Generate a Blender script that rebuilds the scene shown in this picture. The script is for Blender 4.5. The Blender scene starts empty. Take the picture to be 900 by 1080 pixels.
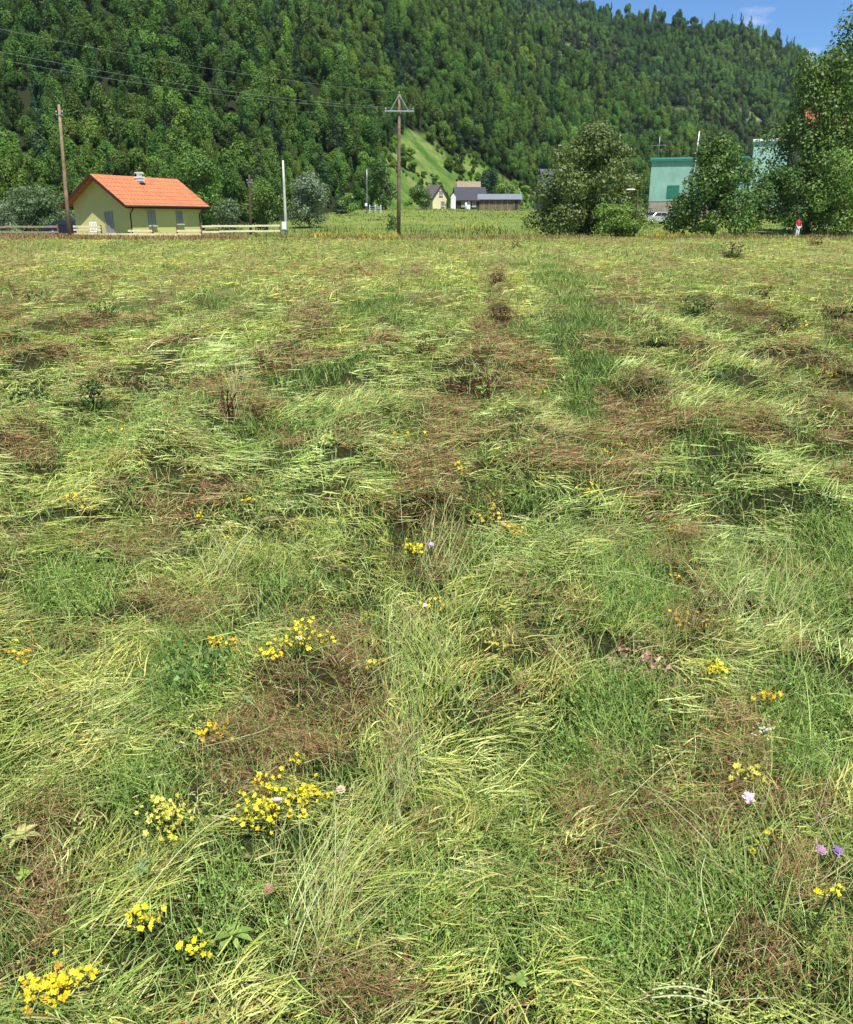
import bpy, math, random
import numpy as np
from math import radians as R, sin, cos, tan, atan2, pi, sqrt
from mathutils import Vector, Matrix

random.seed(7)
rng = np.random.default_rng(11)
C = bpy.context.scene.collection
SC = bpy.context.scene

# ------------------------------------------------------------------ camera
EYE = 1.6
PITCH = R(19.0)
FPX = 900.0                                   # focal length for a 900 px wide frame
cam_d = bpy.data.cameras.new("camera")
cam_d.sensor_fit = 'HORIZONTAL'
cam_d.sensor_width = 36.0
cam_d.lens = 36.0
cam_d.clip_start = 0.05
cam_d.clip_end = 6000
cam = bpy.data.objects.new("camera", cam_d)
C.objects.link(cam)
cam.location = (0, 0, EYE)
cam.rotation_euler = (R(90) - PITCH, 0, 0)
SC.camera = cam

# ------------------------------------------------------------------ sky, sun, exposure
SUN_EL, SUN_AZ = R(64), R(-66)
sdir = Vector((cos(SUN_EL) * cos(SUN_AZ), cos(SUN_EL) * sin(SUN_AZ), sin(SUN_EL)))
world = bpy.data.worlds.new("World")
SC.world = world
world.use_nodes = True
wn, wl = world.node_tree.nodes, world.node_tree.links
wn.clear()
w_out = wn.new('ShaderNodeOutputWorld')
w_bg = wn.new('ShaderNodeBackground')
w_sky = wn.new('ShaderNodeTexSky')
w_sky.sky_type = 'NISHITA'
w_sky.sun_disc = False
w_sky.sun_elevation = SUN_EL
w_sky.sun_rotation = atan2(sdir.x, sdir.y)
w_sky.altitude = 900
w_sky.air_density = 1.0
w_sky.dust_density = 0.3
w_sky.ozone_density = 2.5
w_bg.inputs['Strength'].default_value = 0.075
# thin wisps of cloud
w_tc = wn.new('ShaderNodeTexCoord')
w_map = wn.new('ShaderNodeMapping')
w_map.inputs['Scale'].default_value = (7.0, 7.0, 20.0)
w_map.inputs['Location'].default_value = (0.35, 0.0, 0.15)
w_no = wn.new('ShaderNodeTexNoise')
w_no.inputs['Scale'].default_value = 1.6
w_no.inputs['Detail'].default_value = 6
w_rp = wn.new('ShaderNodeMapRange')
w_rp.inputs['From Min'].default_value = 0.56
w_rp.inputs['From Max'].default_value = 0.82
w_rp.inputs['To Max'].default_value = 0.75
w_mix = wn.new('ShaderNodeMixRGB')
w_mix.inputs['Color2'].default_value = (8.5, 8.8, 9.2, 1)
wl.new(w_tc.outputs['Generated'], w_map.inputs['Vector'])
wl.new(w_map.outputs['Vector'], w_no.inputs['Vector'])
wl.new(w_no.outputs['Fac'], w_rp.inputs['Value'])
wl.new(w_rp.outputs['Result'], w_mix.inputs['Fac'])
w_deep = wn.new('ShaderNodeMixRGB')
w_deep.blend_type = 'MULTIPLY'
w_deep.inputs['Fac'].default_value = 1
w_deep.inputs['Color2'].default_value = (0.58, 0.85, 1.12, 1)
wl.new(w_sky.outputs['Color'], w_deep.inputs['Color1'])
wl.new(w_deep.outputs['Color'], w_mix.inputs['Color1'])
wl.new(w_mix.outputs['Color'], w_bg.inputs['Color'])
wl.new(w_bg.outputs['Background'], w_out.inputs['Surface'])

sun_d = bpy.data.lights.new("sun", 'SUN')
sun_d.energy = 4.6
sun_d.angle = R(0.5)
sun_d.color = (1.0, 0.955, 0.88)
sun = bpy.data.objects.new("sun", sun_d)
C.objects.link(sun)
sun.rotation_euler = sdir.to_track_quat('Z', 'Y').to_euler()

SC.view_settings.view_transform = 'Standard'
SC.view_settings.look = 'None'
SC.view_settings.exposure = 0.80
SC.view_settings.gamma = 1.0
SC.view_settings.use_curve_mapping = False
SC.render.engine = 'CYCLES'
SC.cycles.use_denoising = True
SC.cycles.denoiser = 'OPENIMAGEDENOISE'
SC.cycles.denoising_input_passes = 'RGB_ALBEDO_NORMAL'
SC.cycles.denoising_prefilter = 'ACCURATE'
SC.cycles.max_bounces = 5
SC.cycles.diffuse_bounces = 3
SC.cycles.glossy_bounces = 2
SC.cycles.transmission_bounces = 3
SC.cycles.caustics_reflective = False
SC.cycles.caustics_refractive = False
SC.cycles.sample_clamp_indirect = 4.0

# ------------------------------------------------------------------ where things are
CP, SP = cos(PITCH), sin(PITCH)


def ray(px, py):
    a, b = (px - 450.0) / FPX, (540.0 - py) / FPX
    return Vector((a, CP + b * SP, -SP + b * CP))


def P(px, py, d):
    """the world point at depth y = d seen at px, py of the 900 x 1080 photograph"""
    r = ray(px, py)
    k = d / r.y
    return Vector((r.x * k, d, EYE + r.z * k))


def G(px, py, z=0.0):
    r = ray(px, py)
    k = (z - EYE) / r.z
    return Vector((r.x * k, r.y * k, z))


def XD(px, d, z=0.0):
    """x of a point at depth d and height z that lies in column px"""
    f = d * CP - (z - EYE) * SP
    return (px - 450.0) / FPX * f


def project(x, y, z):
    dz = z - EYE
    f = np.maximum(y * CP - dz * SP, 0.05)
    u = y * SP + dz * CP
    return 450 + FPX * x / f, 540 - FPX * u / f


# ------------------------------------------------------------------ noise
_tab = np.random.default_rng(3).random((256, 256))


def vnoise(x, y):
    xi, yi = np.floor(x).astype(int), np.floor(y).astype(int)
    fx, fy = x - xi, y - yi
    fx, fy = fx * fx * (3 - 2 * fx), fy * fy * (3 - 2 * fy)
    a, b = _tab[xi & 255, yi & 255], _tab[(xi + 1) & 255, yi & 255]
    c, d = _tab[xi & 255, (yi + 1) & 255], _tab[(xi + 1) & 255, (yi + 1) & 255]
    return (a * (1 - fx) + b * fx) * (1 - fy) + (c * (1 - fx) + d * fx) * fy


def fbm(x, y, o=4):
    s, a, t = 0, 0.5, 0
    for k in range(o):
        s = s + a * vnoise(x * 2 ** k + 17.3 * k, y * 2 ** k - 9.1 * k)
        t += a
        a *= 0.55
    return s / t


def sstep(a, b, x):
    t = np.clip((x - a) / (b - a), 0, 1)
    return t * t * (3 - 2 * t)


ROW0, ROWGAP = -0.50, 1.33                      # the mower's swaths


def meander(y):
    return 0.30 * (fbm(y * 0.30, y * 0 + 4.2, 2) - 0.5) + .25 * (fbm(y * .11 + 9, y * 0 + 1.7, 2) - .5) * np.clip(y / 6, 0, 1.6)


def row_phase(x, y):
    """signed distance in metres to the nearest swath, and which one"""
    q = (x + meander(y) - ROW0) / ROWGAP
    k = np.round(q)
    return (q - k) * ROWGAP, k


# heaps of brown seed grass left on the swaths: px, py, rx, ry, height
HEAPS = [(675, 418, 46, 9, .13), (785, 334, 32, 7, .22), (738, 320, 20, 6, .18), (790, 455, 44, 10, .14), (890, 405, 20, 8, .2), (660, 322, 38, 7, .14), (527, 331, 11, 9, .26), (530, 385, 46, 20, .14),
         (447, 545, 26, 56, .16), (345, 735, 50, 34, .06), (735, 655, 22, 34, .06), (886, 515, 22, 10, .12), (85, 347, 32, 7, .2), (40, 560, 54, 10, .09), (862, 270, 22, 5, .3), (892, 264, 12, 5, .3),
         (700, 281, 17, 5, .25), (520, 297, 12, 8, .2), (526, 282, 8, 6, .2), (325, 335, 16, 12, .14), (820, 376, 30, 7, .15), (255, 434, 30, 12, .1), (840, 545, 50, 14, .09), (700, 520, 60, 14, .06),
         (870, 335, 30, 7, .2), (640, 366, 34, 7, .12), (380, 288, 30, 5, .2), (760, 405, 30, 4, .12), (480, 405, 24, 8, .1), (30, 470, 34, 18, .08), (150, 648, 50, 14, .05)]
_hp = []
for px, py, rx, ry, hh in HEAPS:
    c_, e_, n_ = G(px, py), G(px + rx, py), G(px, py - ry)
    _hp.append((c_.x, c_.y, abs(e_.x - c_.x), max(.12, min(abs(n_.y - c_.y), 1.2 * abs(e_.x - c_.x))), hh))


def ground_z(x, y):
    x, y = np.asarray(x, float), np.asarray(y, float)
    side = sstep(-32, -12, x)
    z = 3.4 * sstep(84, 200, y) * (0.25 + 0.75 * side)
    near = 1 - sstep(45, 70, y)
    dr, kr = row_phase(x, y)
    r = .105 * np.exp(-(dr / .25) ** 2) * (0.35 + 1.1 * vnoise(kr * 7.3 + 9, y * 0.5))
    z = z + near * (r + 0.075 * (fbm(x * 1.4, y * 1.1, 3) - 0.5) + 0.10 * (fbm(x * .35, y * .22 + 7, 2) - 0.5))
    for cx, cy, rx, ry, hh in _hp:
        z = z + hh * .8 * np.exp(-np.minimum(((x - cx) / rx) ** 2 + ((y - cy) / ry) ** 2, 30) ** 1.3)
    z = z + sstep(60, 95, y) * 0.5 * (fbm(x * .06, y * .06, 3) - 0.5)
    return z


def gz(x, y):
    return float(ground_z(np.array([x]), np.array([y]))[0])


# ------------------------------------------------------------------ mesh helpers
def prop(o, label=None, cat=None, group=None, kind=None):
    if label:
        o['label'] = label
    if cat:
        o['category'] = cat
    if group:
        o['group'] = group
    if kind:
        o['kind'] = kind
    return o


def link(name, me, parent=None):
    o = bpy.data.objects.new(name, me)
    C.objects.link(o)
    if parent is not None:
        o.parent = parent
    return o


def empty(name, loc, label, cat, rz=0.0, group=None, kind=None):
    o = bpy.data.objects.new(name, None)
    C.objects.link(o)
    o.location = loc
    o.rotation_euler = (0, 0, rz)
    o.empty_display_size = 0.3
    return prop(o, label, cat, group, kind)


def np_mesh(name, V, F, mat, tint=None, smooth=False):
    """V (n,3), F (m,k) all faces the same size"""
    V, F = np.asarray(V, np.float32), np.asarray(F, np.int32)
    me = bpy.data.meshes.new(name)
    me.vertices.add(len(V))
    me.vertices.foreach_set('co', V.ravel())
    k = F.shape[1]
    me.loops.add(F.size)
    me.loops.foreach_set('vertex_index', F.ravel())
    me.polygons.add(len(F))
    me.polygons.foreach_set('loop_start', np.arange(0, F.size, k, dtype=np.int32))
    if smooth:
        me.polygons.foreach_set('use_smooth', np.ones(len(F), bool))
    if tint is not None:
        a = me.attributes.new('tint', 'FLOAT_COLOR', 'POINT')
        c = np.ones((len(V), 4), np.float32)
        c[:, :3] = tint
        a.data.foreach_set('color', c.ravel())
    me.update(calc_edges=True)
    me.materials.append(mat)
    return me


class MB:
    """collects simple shapes, then links them as ONE mesh object"""

    def __init__(s):
        s.v, s.f = [], []

    def add(s, vs, fs):
        n = len(s.v)
        s.v += [tuple(v) for v in vs]
        s.f += [tuple(i + n for i in f) for f in fs]

    def box(s, c, d, rz=0.0, M=None):
        x, y, z = d[0] / 2, d[1] / 2, d[2] / 2
        vs = [Vector((i * x, j * y, k * z)) for k in (-1, 1) for j in (-1, 1) for i in (-1, 1)]
        rot = M if M is not None else Matrix.Rotation(rz, 3, 'Z')
        vs = [rot @ v + Vector(c) for v in vs]
        s.add(vs, [(0, 2, 3, 1), (4, 5, 7, 6), (0, 1, 5, 4), (2, 6, 7, 3), (0, 4, 6, 2), (1, 3, 7, 5)])
        return s

    def bar(s, a, b, w, h):
        a, b = Vector(a), Vector(b)
        d = b - a
        q = d.to_track_quat('X', 'Z').to_matrix()
        return s.box((a + b) / 2, (d.length, w, h), M=q)

    def tube(s, pts, rad, n=8, cap=True):
        pts = [Vector(p) for p in pts]
        rs = rad if isinstance(rad, (list, tuple)) else [rad] * len(pts)
        base = len(s.v)
        up = Vector((0, 0, 1))
        for i, p in enumerate(pts):
            t = (pts[min(i + 1, len(pts) - 1)] - pts[max(i - 1, 0)]).normalized()
            u = t.cross(up) if abs(t.z) < 0.95 else t.cross(Vector((1, 0, 0)))
            u.normalize()
            w = u.cross(t)
            for k in range(n):
                a = 2 * pi * k / n
                s.v.append(tuple(p + (u * cos(a) + w * sin(a)) * rs[i]))
        for i in range(len(pts) - 1):
            for k in range(n):
                a, b = base + i * n + k, base + i * n + (k + 1) % n
                s.f.append((a, b, b + n, a + n))
        if cap:
            s.f.append(tuple(base + k for k in range(n))[::-1])
            s.f.append(tuple(base + (len(pts) - 1) * n + k for k in range(n)))
        return s

    def prism(s, poly, a, b, axis='y'):
        """poly (u, w) extruded from a to b"""
        n = len(poly)
        mk = {'y': lambda u, w, t: (u, t, w), 'x': lambda u, w, t: (t, u, w), 'z': lambda u, w, t: (u, w, t)}[axis]
        vs = [mk(u, w, a) for u, w in poly] + [mk(u, w, b) for u, w in poly]
        fs = [tuple(range(n))[::-1], tuple(range(n, 2 * n))] + [(i, (i + 1) % n, n + (i + 1) % n, n + i) for i in range(n)]
        s.add(vs, fs)
        return s

    def ball(s, c, r, nu=8, nv=6):
        r = r if isinstance(r, (list, tuple)) else (r, r, r)
        vs, fs = [], []
        for j in range(nv + 1):
            t = pi * j / nv
            for i in range(nu):
                a = 2 * pi * i / nu
                vs.append((c[0] + r[0] * sin(t) * cos(a), c[1] + r[1] * sin(t) * sin(a), c[2] + r[2] * cos(t)))
        for j in range(nv):
            for i in range(nu):
                fs.append((j * nu + i, (j + 1) * nu + i, (j + 1) * nu + (i + 1) % nu, j * nu + (i + 1) % nu))
        s.add(vs, fs)
        return s

    def mesh(s, name, mat, smooth=False, bevel=0.0):
        me = bpy.data.meshes.new(name)
        me.from_pydata(s.v, [], s.f)
        if smooth:
            me.polygons.foreach_set('use_smooth', [True] * len(me.polygons))
        me.materials.append(mat)
        me.update()
        import bmesh
        bm = bmesh.new()
        bm.from_mesh(me)
        bmesh.ops.remove_doubles(bm, verts=bm.verts, dist=1e-5)
        bmesh.ops.recalc_face_normals(bm, faces=bm.faces)
        if bevel:
            bmesh.ops.bevel(bm, geom=list(bm.edges), offset=bevel, segments=1, affect='EDGES', clamp_overlap=True)
        bm.to_mesh(me)
        bm.free()
        return me

    def build(s, name, mat, parent=None, smooth=False, bevel=0.0):
        return link(name, s.mesh(name, mat, smooth, bevel), parent)


# ------------------------------------------------------------------ materials
def mat(name):
    m = bpy.data.materials.new(name)
    m.use_nodes = True
    nt = m.node_tree
    return m, nt.nodes, nt.links, nt.nodes['Principled BSDF']


def plain(name, col, rough=0.7, spec=0.3, var=0.25, scale=3.0, bump=0.0, metal=0.0, dirt=None):
    """a colour with uneven weathering on it"""
    m, n, l, b = mat(name)
    tc = n.new('ShaderNodeTexCoord')
    no = n.new('ShaderNodeTexNoise')
    no.inputs['Scale'].default_value = scale
    no.inputs['Detail'].default_value = 6
    no.inputs['Roughness'].default_value = 0.65
    l.new(tc.outputs['Object'], no.inputs['Vector'])
    r = n.new('ShaderNodeValToRGB')
    d = dirt or tuple(c * (1 - var) for c in col)
    r.color_ramp.elements[0].position = 0.3
    r.color_ramp.elements[1].position = 0.7
    r.color_ramp.elements[0].color = (*d, 1)
    r.color_ramp.elements[1].color = (*[min(1, c * (1 + var * .4)) for c in col], 1)
    l.new(no.outputs['Fac'], r.inputs['Fac'])
    l.new(r.outputs['Color'], b.inputs['Base Color'])
    b.inputs['Roughness'].default_value = rough
    b.inputs['Specular IOR Level'].default_value = spec
    b.inputs['Metallic'].default_value = metal
    if bump:
        bp = n.new('ShaderNodeBump')
        bp.inputs['Strength'].default_value = bump
        bp.inputs['Distance'].default_value = 0.02
        l.new(no.outputs['Fac'], bp.inputs['Height'])
        l.new(bp.outputs['Normal'], b.inputs['Normal'])
    return m


def leafy(name, trans=0.25, rough=0.5, spec=0.3, instancer=False, tcol=(1.15, 1.2, 0.5), mottle=0):
    """leaf or blade: its own colour from the mesh, some light passing through"""
    m, n, l, b = mat(name)
    at = n.new('ShaderNodeAttribute')
    at.attribute_name = 'tint'
    col = at.outputs['Color']
    if instancer:
        ai = n.new('ShaderNodeAttribute')
        ai.attribute_type = 'INSTANCER'
        ai.attribute_name = 'hue'
        mx = n.new('ShaderNodeMixRGB')
        mx.blend_type = 'MULTIPLY'
        mx.inputs['Fac'].default_value = 1
        l.new(col, mx.inputs['Color1'])
        l.new(ai.outputs['Color'], mx.inputs['Color2'])
        col = mx.outputs['Color']
    if mottle:
        gp = n.new('ShaderNodeNewGeometry')
        no = n.new('ShaderNodeTexNoise')
        no.inputs['Scale'].default_value = mottle
        no.inputs['Detail'].default_value = 3
        l.new(gp.outputs['Position'], no.inputs['Vector'])
        rp = n.new('ShaderNodeValToRGB')
        rp.color_ramp.elements[0].position, rp.color_ramp.elements[0].color = .32, (.74, .68, .58, 1)
        rp.color_ramp.elements[1].position, rp.color_ramp.elements[1].color = .62, (1.0, 1.0, 1.0, 1)
        l.new(no.outputs['Fac'], rp.inputs['Fac'])
        mo = n.new('ShaderNodeMixRGB')
        mo.blend_type = 'MULTIPLY'
        mo.inputs['Fac'].default_value = 1
        l.new(col, mo.inputs['Color1'])
        l.new(rp.outputs['Color'], mo.inputs['Color2'])
        col = mo.outputs['Color']
    l.new(col, b.inputs['Base Color'])
    b.inputs['Roughness'].default_value = rough
    b.inputs['Specular IOR Level'].default_value = spec
    if trans > 0:
        tr = n.new('ShaderNodeBsdfTranslucent')
        mm = n.new('ShaderNodeMixRGB')
        mm.blend_type = 'MULTIPLY'
        mm.inputs['Fac'].default_value = 1
        mm.inputs['Color2'].default_value = (*tcol, 1)
        l.new(col, mm.inputs['Color1'])
        l.new(mm.outputs['Color'], tr.inputs['Color'])
        ms = n.new('ShaderNodeMixShader')
        ms.inputs['Fac'].default_value = trans
        out = n['Material Output']
        l.new(b.outputs['BSDF'], ms.inputs[1])
        l.new(tr.outputs['BSDF'], ms.inputs[2])
        l.new(ms.outputs['Shader'], out.inputs['Surface'])
    return m


M_grass = leafy('cut_grass', 0.18, 0.58, 0.25, mottle=45)
M_dry = leafy('dry_seed_heads', 0.15, 0.8, 0.1, mottle=60, tcol=(1.1, 1, .8))
M_clover = leafy('clover_leaf', 0.22, 0.55, 0.22, mottle=45)
M_leaf = leafy('tree_leaf', 0.22, 0.5, 0.3)
M_forest = leafy('forest_leaf', 0.25, 0.6, 0.2, instancer=True)
M_petal = leafy('yellow_petal', 0.15, 0.6, 0.2, tcol=(1.05, 1, .6))
M_bark = plain('bark', (.11, .085, .06), .9, .1, .5, 4, .6)
M_pole = plain('weathered_pole_wood', (.33, .24, .15), .85, .15, .4, 2.5, .3, dirt=(.16, .11, .07))
M_pole_b = plain('old_grey_pole_wood', (.22, .175, .115), .85, .15, .4, 2.5, .3, dirt=(.10, .075, .05))
M_pole_d = plain('dark_pole_wood', (.11, .08, .055), .85, .15, .4, 2.5, .3)
M_metal = plain('galvanised_metal', (.38, .40, .41), .45, .5, .2, 3, 0, .6)
M_white = plain('white_paint', (.78, .79, .78), .6, .3, .12, 2)
M_concrete = plain('pale_concrete', (.50, .53, .46), .85, .2, .2, 3, .2)
M_dark = plain('dark_opening', (.02, .022, .025), .6, .2, .2, 2)
M_wire = plain('bare_aluminium_wire', (.55, .58, .55), .5, .5, .1, 2, 0, .3)
M_insul = plain('insulator_porcelain', (.45, .42, .38), .3, .5, .1, 3)


def ground_material():
    m, n, l, b = mat('field_soil')
    geo = n.new('ShaderNodeNewGeometry')
    sep = n.new('ShaderNodeSeparateXYZ')
    l.new(geo.outputs['Position'], sep.inputs['Vector'])

    def noise(scale, detail, rough=.6, mapping=None):
        x = n.new('ShaderNodeTexNoise')
        x.inputs['Scale'].default_value = scale
        x.inputs['Detail'].default_value = detail
        x.inputs['Roughness'].default_value = rough
        if mapping:
            mp = n.new('ShaderNodeMapping')
            mp.inputs['Scale'].default_value = mapping
            l.new(geo.outputs['Position'], mp.inputs['Vector'])
            l.new(mp.outputs['Vector'], x.inputs['Vector'])
        else:
            l.new(geo.outputs['Position'], x.inputs['Vector'])
        return x

    def ramp(src, stops):
        r = n.new('ShaderNodeValToRGB')
        e = r.color_ramp.elements
        e[0].position, e[0].color = stops[0][0], (*stops[0][1], 1)
        e[1].position, e[1].color = stops[-1][0], (*stops[-1][1], 1)
        for p, c in stops[1:-1]:
            k = e.new(p)
            k.color = (*c, 1)
        l.new(src, r.inputs['Fac'])
        return r

    def mix(f, a, c):
        x = n.new('ShaderNodeMixRGB')
        if isinstance(f, float):
            x.inputs['Fac'].default_value = f
        else:
            l.new(f, x.inputs['Fac'])
        l.new(a, x.inputs['Color1'])
        l.new(c, x.inputs['Color2'])
        return x

    def rangef(src, a, c):
        x = n.new('ShaderNodeMapRange')
        x.interpolation_type = 'SMOOTHSTEP'
        x.inputs['From Min'].default_value = a
        x.inputs['From Max'].default_value = c
        l.new(src, x.inputs['Value'])
        return x.outputs['Result']

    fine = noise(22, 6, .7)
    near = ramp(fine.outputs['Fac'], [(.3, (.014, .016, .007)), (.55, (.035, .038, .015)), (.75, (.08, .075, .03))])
    rows = noise(1.0, 5, .65, (1.6, .35, 1))
    cut = ramp(rows.outputs['Fac'], [(.3, (.09, .125, .03)), (.45, (.19, .22, .06)), (.58, (.25, .25, .08)), (.7, (.19, .135, .07))])
    fin2 = noise(9, 5, .7, (1, .6, 1))
    cut2 = mix(.35, cut.outputs['Color'], ramp(fin2.outputs['Fac'], [(.35, (.06, .08, .02)), (.65, (.32, .33, .12))]).outputs['Color'])
    mead = noise(.16, 6, .65)
    meadow = ramp(mead.outputs['Fac'], [(.3, (.09, .14, .028)), (.5, (.15, .20, .045)), (.68, (.22, .22, .065))])
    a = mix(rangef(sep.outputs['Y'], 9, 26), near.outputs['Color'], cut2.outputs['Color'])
    c = mix(rangef(sep.outputs['Y'], 76, 84), a.outputs['Color'], meadow.outputs['Color'])
    l.new(c.outputs['Color'], b.inputs['Base Color'])
    b.inputs['Roughness'].default_value = 0.95
    b.inputs['Specular IOR Level'].default_value = 0.05
    bp = n.new('ShaderNodeBump')
    bp.inputs['Strength'].default_value = 0.7
    bp.inputs['Distance'].default_value = 0.05
    l.new(fine.outputs['Fac'], bp.inputs['Height'])
    l.new(bp.outputs['Normal'], b.inputs['Normal'])
    return m


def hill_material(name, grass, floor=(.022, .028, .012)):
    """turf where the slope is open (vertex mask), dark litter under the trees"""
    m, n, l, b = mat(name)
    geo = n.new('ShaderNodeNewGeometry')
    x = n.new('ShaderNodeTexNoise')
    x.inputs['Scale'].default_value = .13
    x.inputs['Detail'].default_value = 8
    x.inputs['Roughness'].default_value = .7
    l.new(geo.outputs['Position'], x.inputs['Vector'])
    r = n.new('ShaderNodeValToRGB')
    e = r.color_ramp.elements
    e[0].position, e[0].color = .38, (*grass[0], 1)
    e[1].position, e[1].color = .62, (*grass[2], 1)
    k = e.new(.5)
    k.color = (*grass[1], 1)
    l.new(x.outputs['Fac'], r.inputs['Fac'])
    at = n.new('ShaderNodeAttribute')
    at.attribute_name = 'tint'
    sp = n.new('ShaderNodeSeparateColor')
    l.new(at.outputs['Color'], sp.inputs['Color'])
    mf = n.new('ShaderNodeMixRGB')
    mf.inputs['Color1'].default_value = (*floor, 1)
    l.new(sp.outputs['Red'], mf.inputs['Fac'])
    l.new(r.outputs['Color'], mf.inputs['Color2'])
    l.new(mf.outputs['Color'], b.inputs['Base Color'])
    b.inputs['Roughness'].default_value = .95
    b.inputs['Specular IOR Level'].default_value = .05
    bp = n.new('ShaderNodeBump')
    bp.inputs['Strength'].default_value = 1
    bp.inputs['Distance'].default_value = .8
    l.new(x.outputs['Fac'], bp.inputs['Height'])
    l.new(bp.outputs['Normal'], b.inputs['Normal'])
    return m


# ------------------------------------------------------------------ the ground, one sheet
ys = np.concatenate([np.linspace(-40, 0, 12)[:-1], np.linspace(0, 12, 70)[:-1], 12 * (95 / 12) ** np.linspace(0, 1, 90)[:-1],
                     np.linspace(95, 420, 60)[:-1], np.linspace(420, 4500, 14)])
s = np.linspace(-1, 1, 161)
s = np.sign(s) * (0.35 * abs(s) + 0.65 * abs(s) ** 3)
W = 14 + 1.6 * np.maximum(ys, 0)
X, Y = s[None, :] * W[:, None], np.repeat(ys[:, None], len(s), 1)
Z = ground_z(X, Y)
V = np.stack([X, Y, Z], -1).reshape(-1, 3)
nr, nc = X.shape
idx = np.arange(nr * nc).reshape(nr, nc)
F = np.stack([idx[:-1, :-1], idx[:-1, 1:], idx[1:, 1:], idx[1:, :-1]], -1).reshape(-1, 4)
field = link('field', np_mesh('field', V, F, ground_material(), smooth=True))
prop(field, 'flat mown hay meadow in the valley floor', kind='structure')

# ------------------------------------------------------------------ hills, lofted between a foot line and a ridge line
def ipl(px, xs, v):
    return np.interp(px, xs, v)


def loft(cols, nu, nv, prof, rough, seed, back):
    """cols: (px, foot depth, ridge py or None, ridge depth, ridge height) -> grid of points, last rows fall away behind the ridge"""
    a = np.array([c[0] for c in cols], float)
    u = np.linspace(a[0], a[-1], nu)
    fd = ipl(u, a, [c[1] for c in cols])
    rd = ipl(u, a, [c[3] for c in cols])
    rz = []
    for c in cols:
        rz.append(c[4] if c[2] is None else P(c[0], c[2], c[3]).z)
    rzv = ipl(u, a, rz)
    t = np.linspace(0, 1, nv)
    D = fd[:, None] + (rd - fd)[:, None] * t[None, :]
    fx = (u - 450) / FPX * fd * CP
    fz = ground_z(fx, fd) - 0.8
    H = fz[:, None] + (rzv - fz)[:, None] * prof(t)[None, :]
    XX = (u[:, None] - 450) / FPX * (D * CP - (H - EYE) * SP)
    nz = (fbm(XX * .012 + seed, D * .012, 4) - .5) * rough * (np.sin(pi * np.clip(t, 0, 1)) ** .8)[None, :]
    H = H + nz
    # behind the ridge
    kb = np.linspace(0, 1, 6)[1:]
    Db = rd[:, None] + kb[None, :] * back
    Hb = rzv[:, None] - (kb[None, :] ** 1.3) * (rzv[:, None] + 3) * 0.9
    Xb = XX[:, -1:] + (XX[:, -1:] / rd[:, None]) * kb[None, :] * back
    return np.concatenate([XX, Xb], 1), np.concatenate([D, Db], 1), np.concatenate([H, Hb], 1), nv


def inside(px, py, poly):
    r = np.zeros(len(px), bool)
    n = len(poly)
    for i in range(n):
        x1, y1 = poly[i]
        x2, y2 = poly[(i + 1) % n]
        c = ((y1 > py) != (y2 > py)) & (px < (x2 - x1) * (py - y1) / (y2 - y1 + 1e-9) + x1)
        r ^= c
    return r


CLEAR_A = [[(400, 170), (419, 142), (433, 137), (455, 153), (480, 168), (492, 157), (502, 164), (530, 186), (558, 202), (604, 226), (604, 250), (330, 250), (360, 238), (392, 224), (399, 196)],
           [(-10, -10), (9, -10), (9, 16), (-10, 20)]]
CLEAR_B = [[(586, 50), (600, 44), (612, 54), (600, 62)], [(700, 118), (722, 116), (728, 126), (705, 128)], [(770, 112), (800, 120), (806, 134), (775, 124)]]


def grid_obj(name, X, Y, Z, m, open_):
    qx, qy = project(X.ravel(), Y.ravel(), Z.ravel())
    msk = np.zeros(len(qx))
    for c in open_:
        msk = np.maximum(msk, inside(qx, qy, c) * 1.0)
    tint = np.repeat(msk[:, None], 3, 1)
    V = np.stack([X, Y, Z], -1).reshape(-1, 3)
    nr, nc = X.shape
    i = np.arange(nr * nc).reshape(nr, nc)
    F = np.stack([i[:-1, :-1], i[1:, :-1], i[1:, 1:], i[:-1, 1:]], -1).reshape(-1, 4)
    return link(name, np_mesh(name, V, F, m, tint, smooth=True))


COLS_A = [(-900, 138, None, 450, 150), (-300, 142, None, 450, 168), (60, 146, None, 450, 174), (240, 150, None, 450, 170), (330, 166, None, 445, 150),
          (420, 208, None, 445, 124), (520, 255, 10, 455, 0), (610, 300, 66, 450, 0), (690, 325, 118, 440, 0), (760, 345, 172, 425, 0), (840, 350, 214, 410, 0)]
HA = loft(COLS_A, 150, 60, lambda t: .35 * t + .65 * t ** 1.15, 30, 3.1, 220)
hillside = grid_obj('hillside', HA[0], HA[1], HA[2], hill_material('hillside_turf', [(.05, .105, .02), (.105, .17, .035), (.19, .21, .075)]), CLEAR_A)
prop(hillside, 'steep wooded slope rising behind the yellow house with a grassy clearing', kind='structure')
COLS_B = [(250, 470, -52, 760, 0), (480, 450, -14, 770, 0), (560, 440, 5, 770, 0), (640, 430, 19, 765, 0), (711, 425, 25, 760, 0), (755, 420, 33, 755, 0), (805, 420, 42, 750, 0),
          (828, 415, 53, 745, 0), (844, 415, 62, 742, 0), (864, 410, 76, 738, 0), (900, 405, 92, 730, 0), (1000, 400, 135, 715, 0), (1150, 400, 188, 700, 0), (1400, 400, 214, 690, 0)]
HB = loft(COLS_B, 150, 60, lambda t: .45 * t + .55 * t ** 1.2, 44, 8.7, 300)
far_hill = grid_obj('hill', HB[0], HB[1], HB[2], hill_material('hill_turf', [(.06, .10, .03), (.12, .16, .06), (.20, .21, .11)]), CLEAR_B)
prop(far_hill, 'forested ridge closing the valley under the blue sky', kind='structure')


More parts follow.
